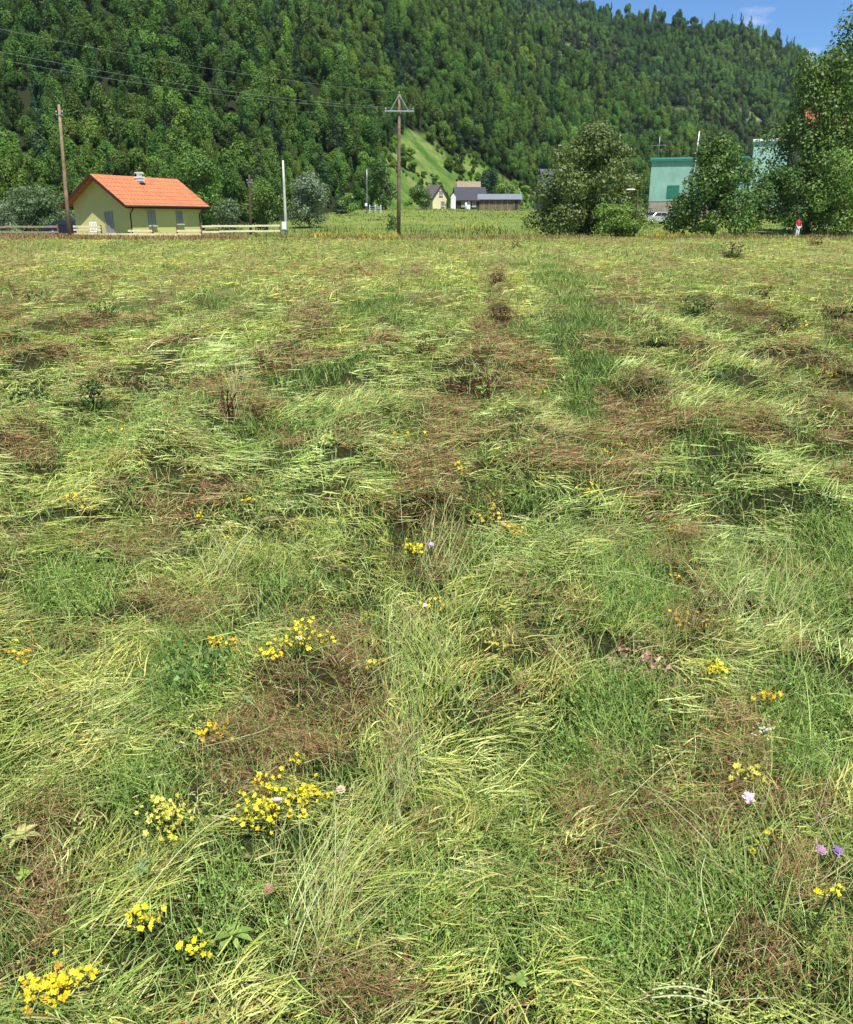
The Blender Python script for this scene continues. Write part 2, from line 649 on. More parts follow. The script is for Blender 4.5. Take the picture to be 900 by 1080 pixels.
# ------------------------------------------------------------------ crowns of leaf clumps
def cards(centers, normals, size, jit=0.35):
    """irregular four-sided leaf sprays at the centres, facing roughly along the normals"""
    n = len(centers)
    nm = normals / np.maximum(np.linalg.norm(normals, axis=1, keepdims=True), 1e-6)
    ref = rng.normal(size=(n, 3))
    u = np.cross(nm, ref)
    u /= np.maximum(np.linalg.norm(u, axis=1, keepdims=True), 1e-6)
    w = np.cross(nm, u)
    sz = size if np.ndim(size) else np.full(n, size)
    cs = []
    for a, b in ((-1, -.55), (.25, -.8), (1, .45), (-.35, .85)):
        j = rng.normal(0, jit, (n, 3))
        cs.append(centers + (u * (a + j[:, :1]) + w * (b + j[:, 1:2]) + nm * j[:, 2:3] * .7) * sz[:, None] * .5)
    V = np.stack(cs, 1).reshape(-1, 3)
    F = np.arange(4 * n).reshape(n, 4)
    return V, F


def lobes_cards(lobes, per_area, size, fill=0.25, droop=0.25, jit=.38):
    """cards over a set of ellipsoid lobes (centre, radii), thinner deep inside"""
    cs, ns = [], []
    for c, r in lobes:
        c, r = np.array(c), np.array(r)
        area = 4 * pi * ((r[0] * r[1]) ** 1.6 / 3 + (r[0] * r[2]) ** 1.6 / 3 + (r[1] * r[2]) ** 1.6 / 3) ** (1 / 1.6)
        n = max(8, int(area * per_area))
        d = rng.normal(size=(n, 3))
        d /= np.linalg.norm(d, axis=1, keepdims=True)
        rr = np.where(rng.random(n) < fill, rng.uniform(.35, .85, n), rng.normal(.96, .09, n))
        cs.append(c + d * r * rr[:, None])
        ns.append(d / r)
    P_, N_ = np.concatenate(cs), np.concatenate(ns)
    N_ /= np.linalg.norm(N_, axis=1, keepdims=True)
    N_ = N_ + rng.normal(0, jit, N_.shape)
    N_[:, 2] += droop
    sz = size * rng.uniform(.6, 1.35, len(P_))
    V, F = cards(P_, N_, sz)
    return V, F, P_


def crown_tint(n, cols, sd=0.16):
    """a leaf colour per card, spread over a few natural greens"""
    cols = np.array(cols)
    k = rng.integers(0, len(cols), n)
    t = cols[k] * np.exp(rng.normal(0, sd, (n, 1)))
    return np.repeat(t, 4, 0)


def make_lobes(h0, h1, rx, ry, k, kind='round', seed=0):
    r_ = np.random.default_rng(seed)
    out = []
    H = h1 - h0
    if kind == 'cone':
        for i in range(k):
            t = (i + .5) / k
            rad = rx * (1 - t) ** .8 + .25
            for j in range(max(1, int(5 * (1 - t)))):
                a = r_.uniform(0, 2 * pi)
                out.append(((cos(a) * rad * .45, sin(a) * rad * .45, h0 + H * t), (rad * .62, rad * .62, H / k * .75)))
        return out
    for i in range(k):
        t = r_.random() ** (1.25 if kind == 'pyramid' else .8)
        a = 2.399 * i + r_.normal(0, .5)
        if kind == 'pyramid':
            env = max(.2, (1 - t ** 2.1) ** .75)
        elif kind == 'bush':
            env = sqrt(max(.06, 1 - (t * .98) ** 2))
        elif kind == 'flame':
            env = max(.15, sin(pi * (0.14 + .80 * t)) ** .9 * (1 - .25 * t))
        else:
            env = max(.25, sin(pi * (0.10 + .78 * t)) ** .75)
        q = r_.uniform(.45, .80 if k < 24 else .96) if i % 4 else .2
        s_ = r_.uniform(.22, .40) * (1 if kind != 'flame' else .9) * (1 if k < 24 else (24 / k) ** .38)
        out.append(((cos(a) * rx * env * q, sin(a) * ry * env * q, h0 + H * (.10 + .82 * t)), (rx * s_ * 1.1, ry * s_ * 1.1, H * s_ * .55)))
    return out


def tree(name, label, cat, loc, h, rx, ry, cols, k=26, kind='round', h0=None, card=.36, per=7.0, seed=1, trunk=True, group=None, lean=0.0, fill=.25, sd=.16):
    h0 = h * .18 if h0 is None else h0
    root = empty(name, loc, label, cat, group=group)
    lobes = make_lobes(h0, h, rx, ry, k, kind, seed)
    V, F, P_ = lobes_cards(lobes, per, card, fill)
    V[:, 2] = np.maximum(V[:, 2], .02)
    V[:, 0] += lean * V[:, 2]
    me = np_mesh('crown', V, F, M_leaf, crown_tint(len(F), cols, sd))
    link('crown', me, root)
    if trunk:
        mb = MB()
        tr = max(.07, h * .02)
        top = h * .72
        pts = [(random.uniform(-.02, .02) * h * q + lean * top * q, random.uniform(-.02, .02) * h * q, -.2 + (top + .2) * q) for q in (0, .08, .3, .6, 1)]
        mb.tube(pts, [tr * 1.5, tr * 1.05, tr * .85, tr * .55, tr * .15], 9)
        r_ = random.Random(seed)
        for c, r in r_.sample(lobes, min(len(lobes), 14)):
            z0 = max(h0 * .7, c[2] * r_.uniform(.4, .7))
            z0 = min(z0, top * .9)
            q = z0 / top
            a = Vector((lean * z0, 0, z0))
            b = Vector((c[0] + lean * c[2], c[1], c[2]))
            m_ = a.lerp(b, .5) + Vector((0, 0, -.05 * (b - a).length))
            mb.tube([a, m_, b], [tr * .45 * (1 - q * .5), tr * .3 * (1 - q * .5), tr * .1], 6)
        mb.build('trunk', M_bark, root, smooth=True)
    return root


# ------------------------------------------------------------------ the forest on both slopes
def protos():
    """a handful of tree forms; the forest repeats their geometry"""
    out = []
    for i in range(6):
        h = (11, 13, 10, 12, 14, 9)[i]
        rr = (3.4, 3.2, 3.6, 2.9, 3.1, 3.0)[i]
        lob = make_lobes(1.2, h, rr, rr, 15 + i, 'flame' if i == 3 else 'round', 40 + i)
        V, F, P_ = lobes_cards(lob, 12, .37, .16, .2, .28)
        c = crown_tint(len(F), [(.092, .178, .024), (.075, .155, .021), (.12, .19, .030)], .16)
        out.append((np_mesh('broadleaf_form', V, F, M_forest, c), 'b'))
    for i in range(3):
        h = (15, 17, 13)[i]
        lob = make_lobes(1.0, h, (2.5, 2.7, 2.3)[i], 2.4, 9, 'cone', 60 + i)
        V, F, P_ = lobes_cards(lob, 12, .34, .14, -.1, .3)
        c = crown_tint(len(F), [(.05, .095, .032), (.04, .08, .03)], .2)
        out.append((np_mesh('conifer_form', V, F, M_forest, c), 'c'))
    return [(bpy.data.objects.new(me.name, me), k) for me, k in out]


PROTOS = protos()


def scatter_group(objs):
    ng = bpy.data.node_groups.new('forest_growth', 'GeometryNodeTree')
    ng.interface.new_socket(name='Geometry', in_out='INPUT', socket_type='NodeSocketGeometry')
    ng.interface.new_socket(name='Geometry', in_out='OUTPUT', socket_type='NodeSocketGeometry')
    n, l = ng.nodes, ng.links
    gi, go = n.new('NodeGroupInput'), n.new('NodeGroupOutput')
    jo = n.new('GeometryNodeJoinGeometry')

    def named(nm, t):
        x = n.new('GeometryNodeInputNamedAttribute')
        x.data_type = t
        x.inputs['Name'].default_value = nm
        return [o for o in x.outputs if o.enabled and o.name == 'Attribute'][0]

    for i, o in enumerate(objs):
        oi = n.new('GeometryNodeObjectInfo')
        oi.inputs['Object'].default_value = o
        ip = n.new('GeometryNodeInstanceOnPoints')
        cmp = n.new('FunctionNodeCompare')
        cmp.data_type = 'INT'
        cmp.operation = 'EQUAL'
        ins = [s_ for s_ in cmp.inputs if s_.enabled and s_.type == 'INT']
        l.new(named('form', 'INT'), ins[0])
        ins[1].default_value = i
        l.new(gi.outputs[0], ip.inputs['Points'])
        l.new(cmp.outputs['Result'], ip.inputs['Selection'])
        l.new(oi.outputs['Geometry'], ip.inputs['Instance'])
        l.new(named('turn', 'FLOAT_VECTOR'), ip.inputs['Rotation'])
        l.new(named('size', 'FLOAT_VECTOR'), ip.inputs['Scale'])
        l.new(ip.outputs['Instances'], jo.inputs['Geometry'])
    l.new(jo.outputs['Geometry'], go.inputs[0])
    return ng


NG = scatter_group([o for o, k in PROTOS])


def forest(name, label, H, n, clear, conif, hue_fn, smin, smax, seed):
    r_ = np.random.default_rng(seed)
    X, Y, Z, nv = H
    nu = X.shape[0]
    # sample by plan area
    A = (X[1:, :nv - 1] - X[:-1, :nv - 1]) * (Y[:-1, 1:nv] - Y[:-1, :nv - 1])
    pr = np.maximum(A, 0).ravel()
    pr /= pr.sum()
    k = r_.choice(len(pr), n, p=pr)
    i, j = k // (nv - 1), k % (nv - 1)
    a, b = r_.random(n), r_.random(n)

    def bl(Q):
        return (Q[i, j] * (1 - a) * (1 - b) + Q[i + 1, j] * a * (1 - b) + Q[i, j + 1] * (1 - a) * b + Q[i + 1, j + 1] * a * b)
    x, y, z = bl(X), bl(Y), bl(Z)
    px, py = project(x, y, z)
    keep = (px > -260) & (px < 1300) & (py > -190)
    for c in clear:
        keep &= ~inside(px + 6 * (vnoise(x * .1, y * .1) - .5), py + 6 * (vnoise(x * .1 + 50, y * .1) - .5), c)
    x, y, z, px, py = x[keep], y[keep], z[keep], px[keep], py[keep]
    # thin out trees that stand on one another
    cell = {}
    ok = np.ones(len(x), bool)
    for q in range(len(x)):
        cx, cy = int(x[q] // 3), int(y[q] // 3)
        for u in (-1, 0, 1):
            for w in (-1, 0, 1):
                for m_ in cell.get((cx + u, cy + w), ()):
                    if (x[q] - x[m_]) ** 2 + (y[q] - y[m_]) ** 2 < 4.2:
                        ok[q] = False
        if ok[q]:
            cell.setdefault((cx, cy), []).append(q)
    x, y, z, px, py = x[ok], y[ok], z[ok], px[ok], py[ok]
    N = len(x)
    me = bpy.data.meshes.new(name)
    me.vertices.add(N)
    me.vertices.foreach_set('co', np.stack([x, y, z - .3], -1).astype(np.float32).ravel())
    pc = conif(x, y, px, py)
    con = r_.random(N) < pc
    form = np.where(con, r_.integers(6, 9, N), r_.integers(0, 6, N)).astype(np.int32)
    at = me.attributes.new('form', 'INT', 'POINT')
    at.data.foreach_set('value', form)
    at = me.attributes.new('turn', 'FLOAT_VECTOR', 'POINT')
    t = np.zeros((N, 3), np.float32)
    t[:, 2] = r_.uniform(0, 2 * pi, N)
    t[:, :2] = r_.normal(0, .05, (N, 2))
    at.data.foreach_set('vector', t.ravel())
    sc = (r_.uniform(smin, smax, N) * np.where(con, 1.05, 1.0))[:, None] * np.stack([r_.uniform(.85, 1.15, N)] * 2 + [r_.uniform(.85, 1.2, N)], -1)
    at = me.attributes.new('size', 'FLOAT_VECTOR', 'POINT')
    at.data.foreach_set('vector', sc.astype(np.float32).ravel())
    at = me.attributes.new('hue', 'FLOAT_COLOR', 'POINT')
    h = np.ones((N, 4), np.float32)
    h[:, :3] = hue_fn(x, y, N, r_)
    at.data.foreach_set('color', h.ravel())
    me.materials.append(M_forest)
    o = link(name, me)
    prop(o, label, 'forest', kind='stuff')
    md = o.modifiers.new('growth', 'NODES')
    md.node_group = NG
    print(name, N)
    return o


def hue_a(x, y, N, r_):
    n1 = fbm(x * .022, y * .03, 4)
    b = np.exp(r_.normal(0, .20, N)) * (.45 + 1.15 * n1)
    h = np.stack([b * (1 + .5 * (n1 - .5) + r_.normal(0, .10, N)), b, b * (1 + r_.normal(0, .1, N))], -1)
    return np.clip(h, .3, 2.2)


def hue_b(x, y, N, r_):
    n1 = fbm(x * .02 + 8, y * .02, 3)
    b = np.exp(r_.normal(0, .20, N)) * (.45 + 1.1 * n1)
    h = np.stack([b * (.93 + .6 * (n1 - .5)), b, b * (1.1 + r_.normal(0, .1, N))], -1)  # less red, more blue: distance haze put into the leaf colour
    return np.clip(h, .3, 2.2)


forest('forest', 'dense mixed green forest covering the slope behind the yellow house', HA, 30000, CLEAR_A,
       lambda x, y, px, py: np.where((px > 250) & (px < 430) & (py < 130), .3, .10) * (.4 + 1.2 * vnoise(x * .02, y * .02)) + .08 * (px > 430), hue_a, .36, .86, 21)
forest('forest', 'darker forest tinted a hazy blue covering the far ridge below the sky', HB, 15000, CLEAR_B,
       lambda x, y, px, py: .22 * (.2 + 1.5 * vnoise(x * .015, y * .015)), hue_b, .48, .98, 22)


def scrub(name, label, H, poly, n, smin, smax, seed):
    """low bushes dotted over the open slope"""
    r_ = np.random.default_rng(seed)
    X, Y, Z, nv = H
    i, j = r_.integers(0, X.shape[0] - 1, n * 60), r_.integers(0, nv - 1, n * 60)
    a, b = r_.random(n * 60), r_.random(n * 60)
    f = lambda Q: Q[i, j] * (1 - a) * (1 - b) + Q[i + 1, j] * a * (1 - b) + Q[i, j + 1] * (1 - a) * b + Q[i + 1, j + 1] * a * b
    x, y, z = f(X), f(Y), f(Z)
    px, py = project(x, y, z)
    k = np.flatnonzero(inside(px, py, poly) & (fbm(x * .05 + 3, y * .05, 3) > .47))[:n]
    N = len(k)
    me = bpy.data.meshes.new(name)
    me.vertices.add(N)
    me.vertices.foreach_set('co', np.stack([x[k], y[k], z[k] - .2], -1).astype(np.float32).ravel())
    me.attributes.new('form', 'INT', 'POINT').data.foreach_set('value', r_.integers(0, 6, N).astype(np.int32))
    t = np.zeros((N, 3), np.float32)
    t[:, 2] = r_.uniform(0, 6.28, N)
    me.attributes.new('turn', 'FLOAT_VECTOR', 'POINT').data.foreach_set('vector', t.ravel())
    sc = r_.uniform(smin, smax, N)[:, None] * np.array([1.5, 1.5, 1.0])[None] * (r_.random(N)[:, None] ** 1.5 + .5)
    me.attributes.new('size', 'FLOAT_VECTOR', 'POINT').data.foreach_set('vector', sc.astype(np.float32).ravel())
    h = np.ones((N, 4), np.float32)
    h[:, :3] = np.array([1.25, 1.2, 1.0])[None] * np.exp(r_.normal(0, .25, (N, 1)))
    me.attributes.new('hue', 'FLOAT_COLOR', 'POINT').data.foreach_set('color', h.ravel())
    me.materials.append(M_forest)
    o = link(name, me)
    prop(o, label, 'scrub', kind='stuff')
    o.modifiers.new('growth', 'NODES').node_group = NG
    return o


scrub('slope_scrub', 'low scrub dotted over the grassy clearing', HA, CLEAR_A[0], 520, .06, .24, 5)

# ------------------------------------------------------------------ thin summer haze in the valley air
hz_m = bpy.data.materials.new('haze')
hz_m.use_nodes = True
hz_m.node_tree.nodes.clear()
hv = hz_m.node_tree.nodes.new('ShaderNodeVolumePrincipled')
hv.inputs['Color'].default_value = (.72, .82, 1.0, 1)
hv.inputs['Density'].default_value = 0.00007
hv.inputs['Anisotropy'].default_value = 0.2
ho = hz_m.node_tree.nodes.new('ShaderNodeOutputMaterial')
hz_m.node_tree.links.new(hv.outputs['Volume'], ho.inputs['Volume'])
haze = MB().box((0, 2200, 98), (17000, 5200, 208)).build('haze', hz_m)
prop(haze, 'thin bluish summer haze in the valley air', 'haze', kind='stuff')


# ------------------------------------------------------------------ the mown field: what lies where (ellipses: px, py, rx, ry, turn, weight)
BROWN = [(540, 250, 5, 8, 0, 1), (533, 268, 7, 10, 0, 1), (523, 312, 11, 14, 0, 1.1), (519, 352, 17, 16, 0, 1.1), (506, 388, 26, 16, 0, 1), (478, 430, 24, 24, 0, .8), (462, 465, 26, 22, 0, .9), (655, 440, 26, 16, 0, .9), (666, 500, 18, 28, 0, .8), (690, 548, 16, 26, 0, .8),
         (712, 590, 18, 28, 0, .9), (700, 278, 26, 5, 10, 1), (745, 322, 34, 7, 12, 1.1), (800, 345, 34, 8, 12, 1.1), (850, 384, 34, 8, 12, .9), (300, 380, 30, 10, -30, .8), (330, 345, 14, 18, -30, .9), (40, 385, 44, 7, -8, .9), (60, 320, 50, 5, -5, .7), (180, 370, 40, 6, -8, .7), (590, 330, 8, 20, 0, .3), (400, 370, 26, 7, -10, .6), (130, 345, 30, 6, 0, .8), (430, 292, 26, 6, -25, .7), (350, 310, 24, 6, -25, .7),
         (330, 750, 70, 42, -25, 1.1), (380, 715, 34, 40, 0, .9), (250, 830, 34, 48, 20, 1), (300, 800, 40, 26, 0, .8), (447, 560, 38, 66, 8, 1.35), (452, 492, 36, 20, 0, .9),
         (530, 392, 50, 30, 10, .9), (520, 372, 22, 22, 0, .8), (527, 333, 12, 13, 0, 1.2), (520, 300, 13, 12, 0, .9), (526, 284, 8, 8, 0, .9), (675, 420, 46, 12, 3, 1.3),
         (672, 462, 44, 32, 0, .75), (590, 505, 60, 11, 6, .7), (785, 335, 32, 9, 8, 1.2), (738, 322, 20, 8, 0, 1.1), (785, 458, 44, 13, 10, 1.0), (890, 408, 20, 10, 0, 1.1),
         (886, 522, 22, 13, 0, 1), (660, 324, 38, 10, 10, .95), (640, 370, 34, 9, 0, .85), (735, 660, 24, 36, 12, 1.2), (722, 610, 18, 24, 0, .9), (765, 790, 30, 50, 8, .8),
         (800, 860, 44, 30, 0, .55), (655, 868, 32, 28, 0, .55), (705, 860, 24, 24, 0, .6), (672, 714, 32, 13, 0, 1.1), (30, 478, 34, 24, 15, .9), (170, 545, 56, 13, 5, .75),
         (40, 568, 54, 9, -4, 1.2), (140, 590, 40, 12, 0, .5), (255, 438, 34, 16, 0, .8), (325, 338, 18, 22, -30, .8), (85, 350, 32, 8, 0, 1.1), (215, 520, 54, 15, 5, .7),
         (150, 655, 50, 17, 5, .7), (28, 950, 55, 62, -20, .85), (60, 690, 34, 13, 0, .7), (375, 1052, 70, 34, 0, .8), (830, 965, 24, 55, 12, .8), (425, 810, 15, 66, 6, .55),
         (130, 410, 30, 8, 0, .7), (210, 415, 26, 8, 0, .6), (325, 378, 34, 8, 0, .7), (700, 283, 17, 6, 0, 1), (725, 262, 18, 5, 0, .9), (655, 300, 22, 6, 0, .8), (862, 272, 22, 6, 0, 1),
         (892, 268, 12, 7, 0, 1.1), (640, 255, 40, 4, 0, .7), (380, 290, 30, 6, -10, .6), (450, 320, 20, 9, 0, .5), (500, 465, 34, 9, 0, .7), (600, 465, 28, 12, 0, .4), (820, 380, 30, 9, 10, .7),
         (740, 370, 30, 7, 0, .7), (870, 330, 30, 8, 8, .6), (900, 470, 30, 12, 0, .6), (15, 605, 24, 9, 0, .6), (310, 820, 80, 24, 0, .5), (170, 318, 10, 9, 0, .8), (20, 1010, 40, 40, 0, .6),
         (790, 1030, 26, 46, 12, .6), (520, 740, 30, 14, 0, .5), (480, 880, 26, 14, 0, .35), (880, 880, 24, 30, 0, .6), (55, 870, 60, 20, -8, .55), (850, 700, 34, 14, 0, .45)]
GREEN = [(625, 400, 26, 70, 0, 1), (602, 335, 22, 52, 0, 1), (582, 288, 16, 26, 0, 1), (632, 490, 24, 40, 0, .7), (676, 640, 56, 46, 0, .8), (640, 770, 44, 90, 0, .9), (700, 970, 90, 80, 0, .95), (600, 800, 40, 60, 0, .5),
         (60, 640, 46, 34, 0, .7), (185, 720, 44, 60, 0, .8), (525, 536, 42, 16, 5, .9), (742, 515, 28, 46, 0, .6), (860, 620, 56, 64, 0, .7), (395, 328, 40, 10, -6, 1), (232, 320, 40, 9, -4, .8),
         (330, 404, 46, 13, -8, .9), (835, 760, 56, 70, 0, .75), (130, 840, 76, 32, -10, .7), (742, 268, 26, 6, 0, 1), (300, 460, 40, 14, -6, .6), (560, 960, 60, 40, 0, .35), (270, 1010, 60, 46, 0, .5),
         (860, 1000, 60, 60, 0, .5), (690, 445, 20, 14, 0, .4), (420, 1000, 40, 50, 0, .45), (150, 330, 30, 8, -5, .5), (300, 650, 70, 26, 0, .4), (420, 350, 20, 8, 0, .5), (490, 600, 16, 20, 0, .4)]
HOLES = [(445, 632, 22, 13), (330, 925, 30, 26), (802, 481, 24, 7), (884, 484, 14, 8), (832, 553, 16, 9), (770, 572, 12, 7), (895, 660, 12, 16), (692, 366, 13, 5), (497, 408, 18, 6), (527, 340, 10, 7),
         (735, 740, 16, 14), (690, 905, 12, 16), (330, 560, 18, 9), (320, 605, 14, 7), (50, 660, 24, 12), (245, 745, 10, 22), (180, 715, 8, 16), (595, 492, 10, 6), (840, 470, 14, 5),
         (780, 345, 12, 5), (760, 332, 9, 4), (660, 330, 10, 4), (885, 342, 13, 5), (770, 405, 26, 3), (560, 1010, 26, 10), (700, 1000, 24, 14), (880, 930, 20, 22), (110, 470, 6, 4), (550, 860, 16, 6)]
# how the cut grass lies: px, py, heading on the ground (0 = right, 90 = away), reach in px
LIE = [(560, 620, 4, 90), (520, 980, 32, 90), (415, 770, 92, 50), (160, 960, 52, 90), (60, 750, 44, 70), (300, 600, -30, 80), (160, 500, -40, 60), (60, 600, 5, 50), (850, 660, 62, 70), (840, 570, -18, 50),
       (650, 520, 16, 60), (450, 480, -20, 60), (520, 560, -25, 40), (600, 900, 15, 90), (760, 950, 70, 60), (430, 680, 115, 40), (480, 690, 75, 50), (620, 720, 10, 60), (360, 900, 60, 40), (700, 560, 5, 50),
       (700, 440, 5, 50), (800, 420, -10, 60), (350, 450, 20, 60), (100, 450, -30, 50), (560, 390, -35, 40), (880, 800, 55, 70), (230, 620, -20, 50), (780, 320, -40, 40), (250, 350, 30, 60), (420, 1040, 40, 60)]


def ell(px, py, L):
    """how strongly the listed patches cover each point, 0..1"""
    v = np.zeros(len(px))
    for e in L:
        cx, cy, rx, ry = e[:4]
        a = R(e[4]) if len(e) > 4 else 0
        w = e[5] if len(e) > 5 else 1
        dx, dy = px - cx, py - cy
        q = ((dx * cos(a) + dy * sin(a)) / rx) ** 2 + ((-dx * sin(a) + dy * cos(a)) / ry) ** 2
        v = np.maximum(v, w * (1 - sstep(.55, 1.45, q)))
    return v


def warp(x, y):
    """layout coordinates with ragged edges"""
    px, py = project(x, y, np.zeros_like(x))
    k = np.clip(9.0 / np.maximum(y, 1), .5, 3.2)
    sx = (fbm(x * 2.2 + 3, y * 2.2, 4) - .5) * 22 * k
    sy = (fbm(x * 2.2 + 33, y * 2.2 + 8, 4) - .5) * 13 * np.clip(k, .3, 1.6)
    return px + sx, py + sy


def masks(x, y):
    px, py = warp(x, y)
    b, g = ell(px, py, BROWN), ell(px, py, GREEN)
    h = ell(px, py, HOLES)
    # swaths farther off and outside the frame: streaks along the mowing rows
    far = sstep(6, 13, y)
    off = 1 - sstep(-20, 60, 450 - abs(px - 450))
    dr, kr = row_phase(x, y)
    wob = (fbm(x * 1.6 + 4, y * .8 + 2, 3) - .5) * .5
    n1 = fbm(kr * 3.7 + .3 * x, y * .22 + 2, 3)
    n2 = fbm(kr * 5.1 + .3 * x + 40, y * .18 + 12, 3)
    wid = .19 + .012 * np.minimum(y, 40)
    brown_row = np.exp(-((dr + wob) / wid) ** 2) * sstep(.38, .54, n1)
    green_row = np.exp(-((np.abs(dr + wob * .6) - ROWGAP * .38) / (.8 * wid)) ** 2) * sstep(.42, .60, n2)
    rs = np.clip(.30 * sstep(3.5, 7, y) + .30 * sstep(16, 26, y) + off, 0, 1)
    b = np.maximum(b, rs * brown_row * np.where(y > 30, .75, .95))
    g = np.maximum(g, rs * green_row * .9 * (1 - b))
    # small scattered brown wisps everywhere
    b = np.maximum(b, .35 * sstep(.60, .74, fbm(x * 2.4 + 9, y * 1.6 + 31, 4)))
    return np.clip(b, 0, 1.35), np.clip(g, 0, 1) * (1 - .7 * np.clip(b, 0, 1)), h


def lie(x, y):
    px, py = project(x, y, np.zeros_like(x))
    wx = np.full(len(x), .05)
    wy = np.zeros(len(x))
    # a general drift that wanders
    n = (fbm(x * .5 + 60, y * .35, 3) - .5) * 4.2
    wx, wy = .10 * np.cos(n), .10 * np.sin(n)
    for cx, cy, a, r in LIE:
        q = np.exp(-((px - cx) / r) ** 2 - ((py - cy) / (r * .75)) ** 2)
        wx = wx + q * cos(R(a))
        wy = wy + q * sin(R(a))
    return np.arctan2(wy, wx) + (fbm(x * 2.1, y * 2.1 + 50, 3) - .5) * 1.6 + (vnoise(x * 6.5 + 5, y * 5.5) - .5) * 1.5


def ribbons(x, y, z, ang, L, Wd, p0, p1, bend, roll, nseg, ground=None, taper=.9):
    """bent tapering blades: p0 / p1 = pitch at the root / the tip"""
    n = len(x)
    t = np.linspace(0, 1, nseg + 1)
    px_, py_, pz_ = [x], [y], [z]
    for k in range(nseg):
        tm = (t[k] + t[k + 1]) / 2
        pit = p0 + (p1 - p0) * tm
        a = ang + bend * (tm - .3)
        d = L / nseg
        px_.append(px_[-1] + np.cos(a) * np.cos(pit) * d)
        py_.append(py_[-1] + np.sin(a) * np.cos(pit) * d)
        pz_.append(pz_[-1] + np.sin(pit) * d)
    Xc, Yc, Zc = np.stack(px_, 1), np.stack(py_, 1), np.stack(pz_, 1)
    if ground is not None:
        Zc = np.maximum(Zc, ground[:, None] + .004)
    prof = np.clip(1.0 - taper * t ** 1.6, .08, 1) * (.6 + .4 * np.minimum(1, t * 5))
    hx, hy, hz = -np.sin(ang) * np.cos(roll), np.cos(ang) * np.cos(roll), np.sin(roll)
    w = Wd[:, None] * prof[None, :] * .5
    Lf = np.stack([Xc - hx[:, None] * w, Yc - hy[:, None] * w, Zc - hz[:, None] * w], -1)
    Rt = np.stack([Xc + hx[:, None] * w, Yc + hy[:, None] * w, Zc + hz[:, None] * w], -1)
    V = np.stack([Lf, Rt], 2).reshape(n, 2 * (nseg + 1), 3)
    f = np.array([[2 * k, 2 * k + 1, 2 * k + 3, 2 * k + 2] for k in range(nseg)])
    F = (np.arange(n) * 2 * (nseg + 1))[:, None, None] + f[None]
    return V.reshape(-1, 3), F.reshape(-1, 4), 2 * (nseg + 1)


class Heap:
    def __init__(s):
        s.V, s.F, s.T, s.n = [], [], [], 0

    def add(s, V, F, tint_per, reps):
        s.V.append(V.astype(np.float32))
        s.F.append((F + s.n).astype(np.int32))
        s.T.append(np.repeat(tint_per, reps, 0).astype(np.float32))
        s.n += len(V)

    def build(s, name, m, label, cat):
        me = np_mesh(name, np.concatenate(s.V), np.concatenate(s.F), m, np.concatenate(s.T))
        o = link(name, me)
        print(name, sum(len(f) for f in s.F), 'faces')
        return prop(o, label, cat, kind='stuff')


def strew(y0, y1, dens, margin=.7):
    """random spots of the field between two depths, as dense at every depth"""
    def half(y):
        return .56 * y + margin
    area = (y1 - y0) * (half(y0) + half(y1))
    n = int(area * dens)
    y = rng.uniform(y0, y1, int(n * 1.0))
    keep_w = half(y) / half(y1)
    k = rng.random(len(y)) < keep_w
    y = y[k]
    m = int(n / max(k.mean(), .01)) - len(y) if False else 0
    x = rng.uniform(-1, 1, len(y)) * half(y)
    return x, y


GREENS = np.array([(.37, .46, .13), (.40, .50, .165), (.29, .40, .10), (.43, .52, .215), (.20, .30, .065), (.43, .44, .15)])
STUB = [(760, 415, 120, 36, 0, 1), (700, 352, 50, 10, 0, .8), (350, 450, 90, 20, 0, .6), (860, 640, 60, 90, 0, .7), (660, 690, 60, 40, 0, .5), (200, 660, 60, 40, 0, .5), (330, 620, 90, 30, 0, .6), (640, 800, 60, 100, 0, .6), (470, 720, 30, 30, 0, .7), (760, 980, 90, 90, 0, .5), (190, 820, 30, 26, 0, 1)]
DRYS = np.array([(.25, .135, .065), (.32, .185, .095), (.18, .09, .045), (.40, .28, .14), (.30, .165, .09)])
STRAW = np.array([(.46, .40, .20), (.40, .36, .16), (.52, .45, .27)])
DEEP = np.array([(.14, .27, .045), (.19, .33, .065), (.10, .21, .035), (.24, .36, .09)])


def pick(P_, n, sd=.14):
    k = rng.integers(0, len(P_), n)
    return P_[k] * np.exp(rng.normal(0, sd, (n, 1)))


grass, dry, clover = Heap(), Heap(), Heap()

